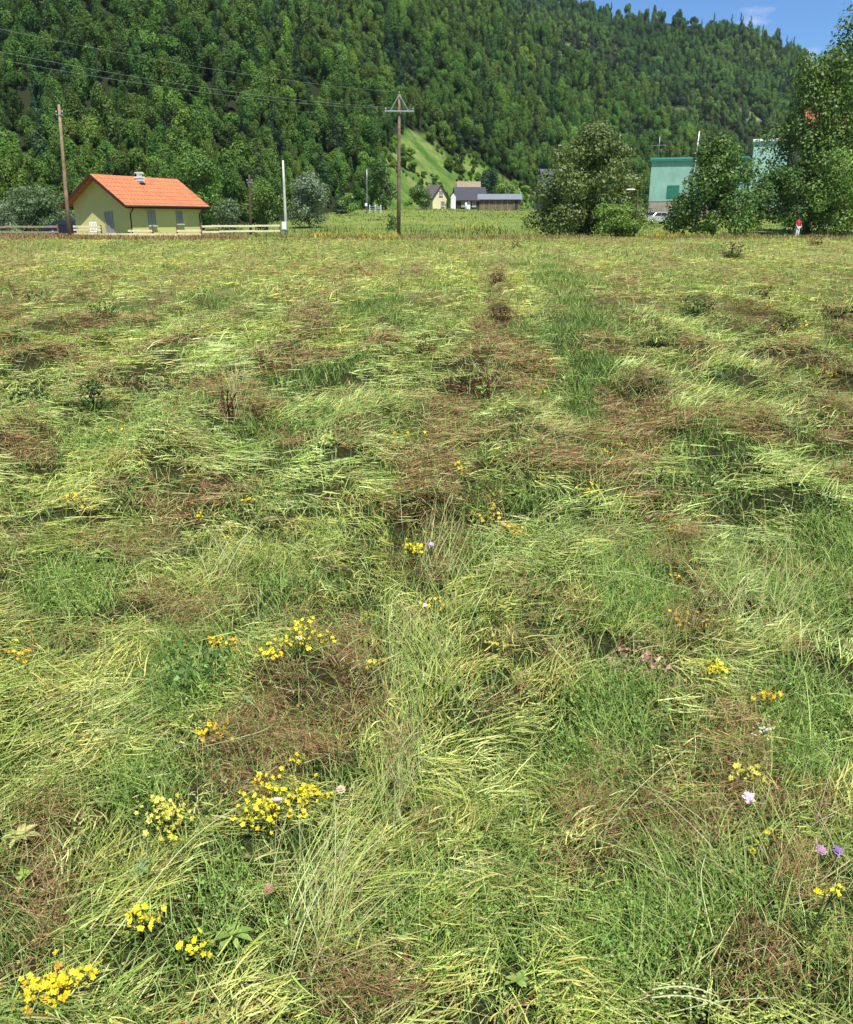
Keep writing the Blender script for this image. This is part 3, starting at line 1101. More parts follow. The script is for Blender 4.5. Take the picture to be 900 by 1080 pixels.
# --- locks of cut grass: blades that lie together in one direction
#        y0    y1   locks/m2 blades  length      width         segs spread
BANDS = [(1.05, 2.3, 420, 40, (.06, .18), (.0017, .0048), 4, .028),
         (2.3, 4.2, 260, 38, (.08, .22), (.0024, .0058), 4, .036),
         (4.2, 8.0, 115, 32, (.11, .30), (.0044, .0095), 3, .054),
         (8.0, 16., 44, 26, (.15, .36), (.0085, .016), 2, .09),
         (16., 32., 17, 20, (.18, .40), (.016, .030), 2, .15),
         (32., 76., 5.5, 16, (.24, .5), (.032, .06), 1, .30)]
for bi, (y0, y1, dens, nb, (l0, l1), (w0, w1), nseg, spread) in enumerate(BANDS):
    x, y = strew(y0, y1, dens)
    b, g, h = masks(x, y)
    n = len(x)
    gap = fbm(x * 3.3 + 70, y * 3.3, 3)
    gap2 = fbm(x * 11 + 20, y * 9, 2)
    stub = ell(*warp(x, y), STUB)
    typ_b = rng.random(n) < np.clip(b * 1.45, 0, .97)
    typ_g = (~typ_b) & (rng.random(n) < np.clip(g * 1.3, 0, .93))
    ok = (rng.random(n) > h * .88) & (rng.random(n) > (.84 if bi < 3 else .45) * sstep(.49, .61, gap2))
    A = lie(x, y)
    zz = ground_z(x, y)
    for t in (0, 1):
        m_ = ok & (typ_b if t else ~(typ_b | typ_g))
        cx, cy, cz, ca, cb, cs = x[m_], y[m_], zz[m_], A[m_], b[m_], stub[m_]
        k = len(cx)
        mean = cb.mean() if k else 0
        ca = ca + rng.normal(0, .42 if t == 0 else .6, k)
        cbend = rng.normal(0, .35, k)
        cl = rng.uniform(l0, l1, k) * np.where(rng.random(k) < .4, .55, 1.0)
        lift = rng.uniform(0, 1, k) ** 1.4 * np.where(cb > .4, .13, .10)
        if t == 0:
            ctint = pick(GREENS, k, .15) * (.78 + .55 * fbm(cx * 1.1, cy * 1.1 + 20, 4))[:, None]
            ctint = ctint * (1.0 if bi < 2 else 1.1)
            ctint = ctint * (1 + sstep(10, 26, cy)[:, None] * np.array([.13, .0, -.10]))
            yel = sstep(.48, .64, fbm(cx * .5 + 90, cy * .4, 3))
            ctint = ctint * (1 + yel[:, None] * np.array([.10, .0, -.10]))
        else:
            ctint = pick(DRYS, k, .14) * (1 - .34 * sstep(.88, 1.2, cb))[:, None]
        reps = nb if t == 0 else int(nb * 1.35)
        q = np.repeat(np.arange(k), reps)
        N = len(q)
        side = rng.normal(0, spread, N)
        along = rng.normal(0, spread * 1.3, N)
        a = ca[q] + rng.normal(0, .36 if t == 0 else .45, N) * np.where(rng.random(N) < .14, 3.5, 1)
        bx = cx[q] - np.sin(ca[q]) * side + np.cos(ca[q]) * along
        by = cy[q] + np.cos(ca[q]) * side + np.sin(ca[q]) * along
        keep = by > .85
        q, a, bx, by = q[keep], a[keep], bx[keep], by[keep]
        N = len(q)
        L = cl[q] * rng.uniform(.5, 1.1, N) * (1 if t == 0 else .8)
        tb, tg_, th = masks(bx + np.cos(a) * L * .75, by + np.sin(a) * L * .75)
        drop = rng.random(N) < (np.maximum(tb * 1.1, th * .85) if t == 0 else np.maximum(.5 * (1 - np.clip(tb * 2.2, 0, 1)), th * .7))
        if t == 0:
            drop |= rng.random(N) < (.5 if bi < 2 else .8) * tg_
        q, a, bx, by, L = q[~drop], a[~drop], bx[~drop], by[~drop], L[~drop]
        N = len(q)
        bz = ground_z(bx, by)
        Wd = rng.uniform(w0, w1, N) * (1 if t == 0 else (.45 if bi < 2 else .7))
        up = rng.random(N) < np.where(cs[q] > .3, .6, .07 if t == 0 else .12)
        p0 = np.where(up, rng.uniform(.35, 1.1, N), rng.normal(.07, .12, N))
        p1 = np.where(up, rng.normal(.1, .3, N), rng.normal(-.10, .12, N))
        tint = ctint[q] * np.exp(rng.normal(0, .16, (N, 1)))
        st = rng.random(N)
        if t == 0:
            s_ = st < .03
            tint[s_] = pick(STRAW, s_.sum(), .1)
            s_ = (st > .97) & (bi < 4)
            tint[s_] = pick(DRYS, s_.sum(), .1)
        else:
            s_ = st < .12
            tint[s_] = pick(STRAW, s_.sum(), .1)
            s_ = st > .74
            tint[s_] = pick(GREENS, s_.sum(), .1)
        z0 = bz + .006 + lift[q] * rng.random(N) + (.02 if t else 0)
        V, F, per = ribbons(bx, by, z0, a, L, Wd, p0, p1, cbend[q] + rng.normal(0, .25, N), rng.normal(0, .55, N), nseg, bz)
        (grass if t == 0 else dry).add(V, F, tint, per)
    # --- fine seed heads on the brown patches
    if bi < 4:
        m_ = ok & typ_b
        k = m_.sum()
        reps = (50, 44, 30, 14)[bi]
        q = np.repeat(np.flatnonzero(m_), reps)
        N = len(q)
        r_ = spread * 2.0
        bx, by = x[q] + rng.normal(0, r_, N), y[q] + rng.normal(0, r_, N)
        keep = by > .9
        bx, by, q = bx[keep], by[keep], q[keep]
        N = len(q)
        bz = ground_z(bx, by)
        L = rng.uniform(.010, .034, N) * (1, 1.1, 1.8, 3.0)[bi]
        Wd = rng.uniform(.0014, .0042, N) * (1, 1.15, 1.9, 3.2)[bi]
        V, F, per = ribbons(bx, by, bz + rng.uniform(.02, .13, N), rng.uniform(0, 2 * pi, N), L, Wd, rng.normal(.2, .6, N), rng.normal(0, .6, N), rng.normal(0, .5, N), rng.normal(0, .8, N), 1)
        dry.add(V, F, pick(DRYS, N, .25) * (1 - .34 * sstep(.88, 1.2, b[q]))[:, None], per)
    # --- short clover and stubble in the open lanes, and sparsely under everything
    lm = (.45, .55, .85, 1.5, 2.6, 5.0)[bi]
    for reps, sel, hgt in (((110, 96, 60, 36, 22, 12)[bi], ok & typ_g, .07), ((16, 16, 12, 8, 5, 2)[bi], np.ones(n, bool), .06)):
        q = np.repeat(np.flatnonzero(sel), reps)
        N = len(q)
        if not N:
            continue
        bx, by = x[q] + rng.normal(0, spread * 1.7, N), y[q] + rng.normal(0, spread * 1.7, N)
        keep = (by > .9)
        bx, by, q = bx[keep], by[keep], q[keep]
        N = len(q)
        bz = ground_z(bx, by)
        blade = rng.random(N) < (.42 if hgt == .07 and bi < 3 else .75 if bi < 3 else .93)
        # leaflets
        i = ~blade
        nl = i.sum()
        cen = np.stack([bx[i], by[i], bz[i] + rng.uniform(.008, hgt, nl)], -1)
        nn = rng.normal(0, .48, (nl, 3))
        nn[:, 2] = 1
        V, F = cards(cen, nn, rng.uniform(.006, .014, nl) * lm * 1.7, .22)
        tg = pick(DEEP * (1 if bi < 2 else .72) if hgt == .07 else GREENS * .72, nl, .18) * (.8 + .5 * fbm(bx[i] * 2, by[i] * 2, 2))[:, None]  # farther lane leaflets darkened in colour to stand in for missing self-shadow
        clover.add(V, F, tg, 4)
        i = blade
        nl = i.sum()
        V, F, per = ribbons(bx[i], by[i], bz[i], rng.uniform(0, 2 * pi, nl), rng.uniform(.04, .14, nl) * (1 + .25 * lm), rng.uniform(.0035, .0075, nl) * lm, rng.uniform(.7, 1.5, nl), rng.uniform(-.2, .9, nl), rng.normal(0, .4, nl),
                            rng.normal(0, .4, nl), 2)
        clover.add(V, F, pick(np.concatenate([DEEP, GREENS[:3]]) if bi < 2 or hgt != .07 else DEEP * .72, nl, .16), per)  # lane blades farther off carry the same shade in their colour

# --- stalks that still stand, and long ones lying along the middle swath
for (cx, cy, rx, ry, n, a0, sp, pit) in ((418, 790, 22, 90, 420, 92, .2, (.02, .32)), (440, 690, 30, 34, 160, 100, .35, (.05, .5)), (470, 640, 26, 50, 40, 80, .4, (.2, .7)), (465, 590, 20, 30, 60, 85, .3, (.4, 1.0)),
                                          (840, 690, 50, 70, 90, 60, .5, (.1, .7)), (760, 960, 60, 60, 70, 105, .7, (.1, .7)), (100, 760, 90, 50, 260, 45, .2, (.05, .4)), (240, 620, 50, 20, 120, 60, .7, (.5, 1.2)),
                                          (330, 1000, 40, 60, 160, 70, .5, (.2, .9)), (860, 900, 40, 80, 60, 70, .6, (.2, .8)), (250, 440, 12, 16, 60, 80, .6, (.8, 1.4)), (790, 650, 60, 30, 120, 70, .6, (.4, 1.2)),
                                          (520, 600, 30, 40, 40, 60, .5, (.5, 1.1)), (315, 330, 14, 14, 40, 70, .4, (.6, 1.3)), (790, 325, 40, 8, 200, -60, .4, (-.1, .5)), (520, 395, 26, 20, 60, 80, .8, (.3, 1.0))):
    px, py = rng.normal(cx, rx * .6, n), rng.normal(cy, ry * .6, n)
    k = (1.6) / np.maximum(-(-SP + (540 - py) / FPX * CP), .02)
    x, y = (px - 450) / FPX * k, (CP + (540 - py) / FPX * SP) * k
    z = ground_z(x, y)
    far = np.clip(y / 3.0, 1, 5)
    V, F, per = ribbons(x, y, z + rng.uniform(0, .05, n), R(a0) + rng.normal(0, sp, n), rng.uniform(.14, .38, n), rng.uniform(.0013, .0030, n) * far ** .5, rng.uniform(pit[0], pit[1], n), rng.uniform(pit[0] - .5, pit[1] - .3, n),
                        rng.normal(0, .3, n), rng.normal(0, .6, n), 6, z, .7)
    tint = pick(np.concatenate([STRAW * .8, GREENS[[0, 1, 3]], GREENS[[0, 1, 2]]]), n, .12)
    grass.add(V, F, tint, per)

# --- the uncut strip along the far edge, and the rougher meadow beyond it
mead = Heap()


def upright(n, y0, y1, px0, px1, hgt, wid, cols, sd=.15, patch=None):
    y = rng.uniform(y0, y1, n)
    px = rng.uniform(px0, px1, n)
    x = (px - 450) / FPX * (y * CP + 1.6 * SP)
    if patch:
        k = patch(x, y)
        x, y = x[k], y[k]
        n = len(x)
    z = ground_z(x, y)
    V, F, per = ribbons(x, y, z, rng.uniform(0, 2 * pi, n), rng.uniform(*hgt, n), rng.uniform(*wid, n), rng.uniform(.9, 1.55, n), rng.uniform(.1, 1.3, n), rng.normal(0, .4, n), rng.normal(0, .3, n), 2)
    mead.add(V, F, pick(np.array(cols), n, sd), per)


upright(26000, 69, 79, -260, 260, (.15, .5), (.03, .08), [(.30, .17, .08), (.24, .13, .06), (.26, .22, .08), (.33, .24, .11)], .15, lambda x, y: fbm(x * .16, y * .35, 3) > .44)
upright(26000, 71, 79, 240, 1160, (.18, .45), (.03, .08), [(.28, .21, .09), (.24, .16, .07), (.24, .26, .07), (.31, .29, .10)], .15, lambda x, y: fbm(x * .13, y * .3, 3) > .48)
upright(9000, 66, 73, -260, 1160, (.12, .3), (.04, .08), [(.33, .29, .11), (.28, .2, .09), (.26, .30, .08)], .15, lambda x, y: fbm(x * .15, y * .3 + 5, 3) > .5)
upright(1800, 78, 120, 300, 580, (.3, .9), (.05, .12), [(.09, .14, .03), (.13, .18, .04), (.07, .11, .025)], .15, lambda x, y: fbm(x * .18, y * .12 + 3, 3) > .6)
upright(3200, 70, 84, -260, 1160, (.3, .9), (.03, .07), [(.13, .16, .04), (.20, .15, .07), (.10, .12, .03)], .2, lambda x, y: fbm(x * .25, y * .3 + 30, 3) > .56)
big = lambda x, y: fbm(x * .12, y * .07, 3)
upright(18000, 79, 130, -260, 1160, (.12, .32), (.06, .14), [(.17, .24, .045), (.22, .27, .06), (.14, .21, .04)], .12, lambda x, y: big(x, y) > .47)
upright(18000, 79, 130, -260, 1160, (.10, .28), (.06, .14), [(.21, .25, .06), (.26, .26, .075), (.19, .21, .055)], .12, lambda x, y: big(x, y) <= .5)
upright(12000, 130, 215, 200, 820, (.15, .4), (.1, .25), [(.15, .23, .045), (.20, .26, .06), (.13, .20, .04)], .12, lambda x, y: big(x, y) > .48)
upright(9000, 130, 215, 200, 820, (.12, .35), (.1, .25), [(.20, .24, .06), (.24, .24, .07)], .12, lambda x, y: big(x, y) <= .5)
upright(1500, 74, 84, 330, 420, (.3, .55), (.05, .10), [(.55, .42, .04), (.45, .38, .06)], .1, lambda x, y: fbm(x * .3, y * .3, 3) > .48)
upright(1600, 76, 82, 680, 800, (.3, .55), (.05, .10), [(.55, .42, .04), (.45, .38, .06)], .1, lambda x, y: fbm(x * .3, y * .3, 3) > .48)
upright(450, 100, 125, 480, 540, (.25, .5), (.08, .16), [(.5, .44, .05), (.40, .40, .06)], .1, lambda x, y: fbm(x * .2, y * .2, 3) > .5)

grass.build('mown_grass', M_grass, 'pale green cut grass lying in combed locks over the field', 'cut grass')
dry.build('dry_grass', M_dry, 'reddish brown dry seed heads matted along the mown swaths', 'dry grass')
clover.build('clover', M_clover, 'short dark green clover and stubble in the lanes between the swaths', 'clover')
mead.build('meadow_grass', M_grass, 'taller uncut grass and weeds along the far edge of the field', 'tall grass')


# ------------------------------------------------------------------ houses
def wall_mat(name, col):
    return plain(name, col, .9, .15, .10, .5)


def roof_mat(name, col, rows=3.2, dark=.55, axis='x'):
    """courses of tiles across the slope"""
    m, n, l, b = mat(name)
    tc = n.new('ShaderNodeTexCoord')
    br = n.new('ShaderNodeTexBrick')
    br.inputs['Scale'].default_value = rows
    br.inputs['Mortar Size'].default_value = .06
    br.inputs['Mortar Smooth'].default_value = .6
    br.inputs['Brick Width'].default_value = .8
    br.inputs['Row Height'].default_value = 1.0
    br.inputs['Color1'].default_value = (*col, 1)
    br.inputs['Color2'].default_value = (*[c * .86 for c in col], 1)
    br.inputs['Mortar'].default_value = (*[c * dark for c in col], 1)
    no = n.new('ShaderNodeTexNoise')
    no.inputs['Scale'].default_value = 1.3
    no.inputs['Detail'].default_value = 5
    mx = n.new('ShaderNodeMixRGB')
    mx.blend_type = 'MULTIPLY'
    mx.inputs['Fac'].default_value = .35
    l.new(tc.outputs['UV'], br.inputs['Vector'])
    l.new(tc.outputs['Object'], no.inputs['Vector'])
    l.new(br.outputs['Color'], mx.inputs['Color1'])
    l.new(no.outputs['Color'], mx.inputs['Color2'])
    l.new(mx.outputs['Color'], b.inputs['Base Color'])
    bp = n.new('ShaderNodeBump')
    bp.inputs['Strength'].default_value = .6
    bp.inputs['Distance'].default_value = .03
    bp.invert = True
    l.new(br.outputs['Fac'], bp.inputs['Height'])
    l.new(bp.outputs['Normal'], b.inputs['Normal'])
    b.inputs['Roughness'].default_value = .7
    b.inputs['Specular IOR Level'].default_value = .2
    return m


M_cream = plain('cream_rail_wood', (.74, .66, .42), .8, .2, .25, 4, .2)
M_rail = plain('weathered_rail_wood', (.36, .31, .20), .85, .15, .45, 4, .3)
M_post = plain('brown_fence_post', (.20, .12, .06), .85, .15, .4, 4, .3)
M_trim = plain('dark_brown_fascia', (.055, .022, .016), .6, .25, .3, 3)
M_gutter = plain('dark_gutter', (.02, .018, .018), .5, .3, .2, 3)
M_pane = plain('grey_window_pane', (.27, .26, .25), .4, .5, .2, 2)
M_frame = plain('pale_window_frame', (.33, .31, .25), .5, .3, .1, 3)


def gable_house(name, label, cat, loc, az, L, Gw, hw, hr, over, wmat, rmat, tmat, windows=(), doors=(), chimney=None, gutter=False, roof_t=.16, group=None, over_r=None):
    """ridge along local x; long wall facing local +y; loc = middle of the plan on the ground"""
    root = empty(name, loc, label, cat, az, group)
    a, g = L / 2, Gw / 2
    orr = over if over_r is None else over_r
    mb = MB()
    mb.prism([(-g, -.6), (g, -.6), (g, hw), (0, hr), (-g, hw)], -a, a, 'x')
    mb.build('wall', wmat, root)
    sl = (hr - hw) / g
    e = g + over
    ze = hw - sl * over
    # two roof slabs with UVs down the slope
    roof = None
    V, F, UV = [], [], []
    ln = sqrt(e * e + (hr - ze) ** 2)
    for s_ in (1, -1):
        b0 = len(V)
        for t in (roof_t, .012):
            V += [(-a - orr, 0, hr + t), (a + orr, 0, hr + t), (a + orr, s_ * e, ze + t), (-a - orr, s_ * e, ze + t)]
        F += [(b0, b0 + 1, b0 + 2, b0 + 3), (b0 + 4, b0 + 5, b0 + 6, b0 + 7), (b0 + 1, b0 + 2, b0 + 6, b0 + 5), (b0 + 2, b0 + 3, b0 + 7, b0 + 6), (b0 + 3, b0, b0 + 4, b0 + 7)]
    me = bpy.data.meshes.new('roof')
    me.from_pydata(V, [], F)
    uv = me.uv_layers.new(name='UVMap')
    for p in me.polygons:
        for li in p.loop_indices:
            v = me.vertices[me.loops[li].vertex_index].co
            uv.data[li].uv = (v.x, ln * (abs(v.y) / e))
    me.materials.append(rmat)
    me.update()
    roof = link('roof', me, root)
    # fascia boards along the verges and the eaves
    fb = MB()
    for s_ in (1, -1):
        for x_ in (a + orr + .025, -a - orr - .025):
            fb.prism([(0, hr + roof_t + .01), (s_ * e, ze + roof_t + .01), (s_ * e, ze - .12), (0, hr - .12)], x_ - .025, x_ + .025, 'x')
        fb.box((0, s_ * (e + .028), ze + .02), (2 * a + 2 * orr + .1, .05, .26))
    fb.build('fascia', tmat, root)
    for side, u, z, w, h in windows:
        fr, pn, sl_ = MB(), MB(), MB()
        if side == 'long':
            c, dx, n_ = (u, g), (w, .1), (0, 1)
        else:
            c, dx, n_ = (a, u), (.1, w), (1, 0)
        wx = lambda o, q, hh, t: ((q, t, hh) if side == 'long' else (t, q, hh))
        base = Vector((c[0], c[1], z))
        off = Vector((n_[0], n_[1], 0))
        tv = Vector((1, 0, 0)) if side == 'long' else Vector((0, 1, 0))
        for q, hh, cz, cq in ((w + .16, .08, h / 2 + .04, 0), (w + .16, .08, -h / 2 - .04, 0), (.08, h, 0, w / 2 + .04), (.08, h, 0, -w / 2 - .04), (.06, h, 0, 0)):
            fr.box(base + off * .03 + tv * cq + Vector((0, 0, cz)), wx(0, q, hh, .09))
        f = fr.build('window', M_frame, root)
        pn.box(base + off * .018, wx(0, w, h, .03))
        pn.build('pane', M_pane, f)
        sl_.box(base + off * .09 + Vector((0, 0, -h / 2 - .11)), wx(0, w + .25, .05, .2))
        sl_.build('sill', M_white, f)
    for side, u, w, h, dm in doors:
        d = MB()
        if side == 'long':
            d.box((u, g + .03, h / 2 + .05), (w, .08, h))
        else:
            d.box((a + .03, u, h / 2 + .05), (.08, w, h))
        dd = d.build('door', dm, root)
        k = MB()
        k.box((u + w * .38, g + .10, h * .48) if side == 'long' else (a + .10, u + w * .38, h * .48), (.06, .06, .14))
        k.build('handle', M_metal, dd)
    if chimney:
        cx, cy, ch, cw, cm = chimney
        zb = hr - abs(cy) * sl
        c = MB()
        c.box((cx, cy, zb + ch / 2 - .2), (cw, cw, ch + .4))
        co = c.build('chimney', cm, roof)
        c = MB()
        c.box((cx, cy, zb + ch * .62), (cw * 1.35, cw * 1.35, .10))
        c.box((cx, cy, zb + ch + .06), (cw * 1.5, cw * 1.5, .12))
        c.box((cx, cy, zb + ch + .26), (cw * .7, cw * .7, .28))
        c.box((cx, cy, zb + ch + .45), (cw * 1.2, cw * 1.2, .10))
        c.build('chimney_cap', M_white, roof)
        c = MB()
        c.box((cx, cy + cw * .62, zb - cw * .62 * sl + roof_t + .07), (cw * 1.3, cw * .5, .10))
        c.build('flashing', M_dark, roof)
    if gutter:
        for y_, xs in ((1, (a + .0, -a + .25)),):
            for x_ in xs:
                t = MB()
                t.tube([(x_, y_ * (e + .06), ze - .02), (x_, y_ * (e - .1), ze - .25), (x_, y_ * (g + .07), ze - .55), (x_, y_ * (g + .07), .05)], .055, 8)
                t.build('downpipe', M_gutter, root, True)
        t = MB()
        t.tube([(-a - orr, e + .11, ze + .05), (a + orr, e + .11, ze + .05)], .07, 8)
        t.build('gutter', M_gutter, root, True)
    return root


# --- the yellow house
AZG = R(-113)
ng_, nl_ = Vector((cos(AZG), sin(AZG), 0)), Vector((-sin(AZG), cos(AZG), 0))
HL, HG = 10.0, 6.3
hc = Vector((XD(139.5, 79), 79, 0))
hcen = hc - ng_ * HL / 2 - nl_ * HG / 2
hcen.z = gz(hcen.x, hcen.y) - .05
M_ywall = wall_mat('yellow_render', (.60, .55, .21))
M_orange = roof_mat('orange_roof_tiles', (.62, .225, .10), 1.7, .45)
gable_house('yellow_house', 'small yellow rendered house with an orange tiled gable roof and a white chimney', 'house', hcen, AZG, HL, HG, 2.85, 5.1, .45, M_ywall, M_orange, M_trim,
            windows=[('gable', .8, 1.25, .75, 1.7), ('long', 2.2, 1.6, .85, 1.1), ('long', -1.7, 1.65, .75, .95)],
            chimney=(.4, .7, .5, .46, M_white), gutter=True, over_r=.92)

# --- fences in front of it
def fence(name, label, pts, gap, h, rails, m_rail, m_post, skip=(), rail_h=.16):
    """posts and rails between points given as (px, depth)"""
    W_ = [Vector((XD(px, d), d, 0)) for px, d in pts]
    for w in W_:
        w.z = gz(w.x, w.y)
    root = empty(name, W_[0], label, 'fence')
    o0 = W_[0]
    st = [W_[0]]
    for a, b in zip(W_, W_[1:]):
        n = max(1, round((b - a).length / gap))
        st += [a.lerp(b, (i + 1) / n) for i in range(n)]
    r_ = random.Random(len(st))
    for i, p in enumerate(st):
        q = p - o0
        t = Vector((r_.uniform(-.03, .03), r_.uniform(-.02, .02), 0))
        MB().bar(q + Vector((0, 0, -.3)), q + t + Vector((0, 0, h + .06 + r_.uniform(-.03, .05))), .11, .11).build('post', m_post, root, bevel=.01)
    for i, (a, b) in enumerate(zip(st, st[1:])):
        for k, z in enumerate(rails):
            if (i, k) in skip:
                continue
            u = Vector((0, -.085, 0))
            MB().bar(a - o0 + u + Vector((0, 0, z + r_.uniform(-.03, .03))), b - o0 + u + Vector((0, 0, z + r_.uniform(-.03, .03))), .035, rail_h).build('rail', m_rail, root, bevel=.008)
    return root


fence('rail_fence', 'weathered two rail fence left of the yellow house beside the leaning pole', [(-70, 80), (8, 79), (62, 77.5)], 2.4, 1.0, (.42, .86), M_rail, M_post)
fence('rail_fence', 'cream rail fence in front of the yellow house walls', [(79, 76), (108, 75.5), (136, 75.5), (213, 76)], 2.2, .95, (.30, .62, .88), M_cream, M_post,
      skip=((1, 1), (1, 2), (3, 2), (3, 1), (4, 2), (5, 2), (5, 1), (6, 2), (6, 1), (2, 2), (7, 2)))
fence('rail_fence', 'cream rail fence between the yellow house and the pole with the white box', [(213.5, 78.5), (232, 79), (270, 81), (296, 83)], 2.3, 1.15, (.5, .95), M_cream, M_post, skip=((6, 1), (7, 1), (5, 1)))


# ------------------------------------------------------------------ poles and wires
def crossarm_pole(name, label, px, d, zt, pxt, mt, arm=None, r=.13, cat='utility pole', box=None, stub=False):
    x, z = XD(px, d), 0
    z = gz(x, d)
    base = Vector((x, d, z))
    root = empty(name, base, label, cat)
    top = Vector((XD(pxt, d, zt) - x, 0, zt - z))
    MB().tube([(0, 0, -.6), top * .35, top * .7, top], [r * 1.15, r, r * .85, r * .68], 12).build('shaft', mt, root, True)
    pins = []
    if arm:
        aw, down, brace = arm
        c = top + Vector((0, -r - .05, -down))
        b = MB().box(c, (aw, .11, .13))
        b.build('crossarm', M_metal, root, bevel=.01)
        for s_ in (-1, 1):
            MB().bar(c + Vector((s_ * aw * .30, -.02, .05)), top + Vector((s_ * .05, -r - .03, -.12)), .05, .07).build('brace', M_metal, root)
            p = c + Vector((s_ * aw * .46, 0, .22))
            MB().tube([p + Vector((0, 0, -.2)), p + Vector((0, 0, -.08)), p + Vector((0, 0, -.05)), p + Vector((0, 0, .06))], [.02, .02, .06, .045], 8).build('insulator', M_insul, root, True)
            pins.append(base + p)
        p = top + Vector((0, 0, .16))
        MB().tube([p + Vector((0, 0, -.2)), p + Vector((0, 0, -.08)), p + Vector((0, 0, -.05)), p + Vector((0, 0, .06))], [.02, .02, .06, .045], 8).build('insulator', M_insul, root, True)
        pins.append(base + p)
    if stub:
        MB().bar(top + Vector((-.28, -.1, -.75)), top + Vector((.28, -.1, -.75)), .06, .07).build('crossarm', M_metal, root)
        for s_ in (-1, 1):
            p = top + Vector((s_ * .24, -.1, -.62))
            MB().tube([p, p + Vector((0, 0, .06)), p + Vector((0, 0, .16))], [.02, .05, .04], 8).build('insulator', M_insul, root, True)
    if box:
        w, h, zc = box
        MB().box((-.10, -r - .14, zc), (w, .22, h)).build('meter_box', M_white, root, bevel=.015)
        MB().box((-.10, -r - .262, zc), (w * .8, .02, h * .82)).build('box_door', M_white, root, bevel=.004)
        for s_ in (-1, 1):
            MB().bar((-.10 + s_ * w * .35, -r - .14, -.2), (-.10 + s_ * w * .35, -r - .14, zc - h / 2), .05, .05).build('leg', M_metal, root)
    return root, base + top, pins


crossarm_pole('utility_pole', 'tan weathered wooden pole leaning left beside the yellow house', 73.5, 74, P(61, 110, 74).z, 62, M_pole, r=.15, stub=True)
bigpole, bigtop, pins = crossarm_pole('utility_pole', 'tall wooden pole with a braced steel crossarm in the middle of the meadow edge', 420.5, 86, P(421, 99, 86).z, 421.3, M_pole_b, arm=(2.7, 1.45, .9), r=.17)
crossarm_pole('utility_pole', 'short dark wooden pole in front of the trees right of the yellow house', 264.5, 92, P(263, 184, 92).z, 263, M_pole_d, r=.13, stub=True)
crossarm_pole('utility_pole', 'slim pale concrete pole with a white meter box at its foot', 302, 84, P(299, 169, 84).z, 298.5, M_concrete, r=.13, box=(.42, .72, .95))
crossarm_pole('thin_pole', 'thin grey pole with a small white box at its foot near the village road', 387.5, 165, P(387, 178, 165).z, 387, M_metal, r=.09, cat='pole', box=(.45, .55, 1.3))
# the next pole of the line stands nearer, left of the picture
npx, nd = -290, 46
side_pole, side_top, pins2 = crossarm_pole('utility_pole', 'wooden pole with a braced crossarm near the left end of the overhead wires', npx, nd, 12.6, npx, M_pole_b, arm=(2.7, 1.45, .9), r=.17)


def wire(label, a, b, sag, r=.0045):
    pts = []
    for i in range(25):
        t = i / 24
        p = a.lerp(b, t)
        p.z -= sag * 4 * t * (1 - t)
        pts.append(p - a)
    o = MB().tube(pts, r, 5).build('overhead_wire', M_wire, None, True)
    o.location = a
    return prop(o, label, 'wire', 'overhead wires')


wire('upper overhead wire running left from the top of the crossarm pole', pins[2], pins2[2], .8)
wire('overhead wire from the left end of the crossarm to the upper left', pins[0], pins2[0], .9)
wire('overhead wire from the right end of the crossarm to the upper left', pins[1], pins2[1], .9)

# ------------------------------------------------------------------ village behind the meadow
M_slate = roof_mat('dark_slate', (.075, .078, .09), 3, .6)
M_greyroof = roof_mat('grey_brown_roof', (.20, .17, .16), 3, .6)
M_beigeroof = roof_mat('beige_roof', (.36, .28, .20), 3, .6)
M_blueroof = roof_mat('blue_grey_roof', (.12, .14, .19), 3, .6)
M_redroof = roof_mat('red_roof', (.42, .11, .07), 3, .6)
M_creamwall = wall_mat('cream_render', (.72, .66, .40))
M_whitewall = wall_mat('white_render', (.78, .77, .72))
M_darktimber = plain('dark_timber', (.06, .045, .035), .85, .15, .4, 2, .2)
M_brownwall = plain('brown_timber_wall', (.20, .15, .10), .85, .15, .4, 2, .2)
M_greywall = wall_mat('grey_render', (.30, .31, .33))


def on_ground(px, d, dz=0.0):
    x = XD(px, d, 3)
    return Vector((x, d, gz(x, d) + dz))


gable_house('cottage', 'cream walled cottage with a grey roof at the foot of the grassy slope', 'house', on_ground(458, 210, -.3), R(-62), 6.0, 4.0, 3.0, 5.6, .3, M_creamwall, M_greyroof, M_trim,
            windows=[('gable', .1, 3.9, .8, .9), ('gable', .6, 1.6, .8, 1.0)])
gable_house('house', 'white gabled house with a dark slate roof and black open porch', 'house', on_ground(495, 206, -.3), R(188), 6.6, 5.2, 2.5, 5.0, .35, M_darktimber, M_slate, M_trim,
            windows=[('long', 1.8, 1.5, .8, 1.0), ('long', -.6, 1.5, .8, 1.0)], doors=[('long', .7, .9, 2.0, M_white)])
o = MB().box((0, 0, 1.3), (1.1, 2.6, 3.2)).prism([(-.55, 2.9), (.55, 2.9), (0, 3.7)], -1.3, 1.3, 'y')
o = o.build('outhouse', M_whitewall)
o.location = on_ground(478, 203, -.2)
prop(o, 'narrow white outhouse at the left end of the dark slate roofed house', 'outhouse')
gable_house('house', 'house with a beige roof behind the dark slate roofed house', 'house', on_ground(494, 224, .3), R(180), 5.2, 5.0, 3.4, 6.2, .35, M_brownwall, M_beigeroof, M_trim)
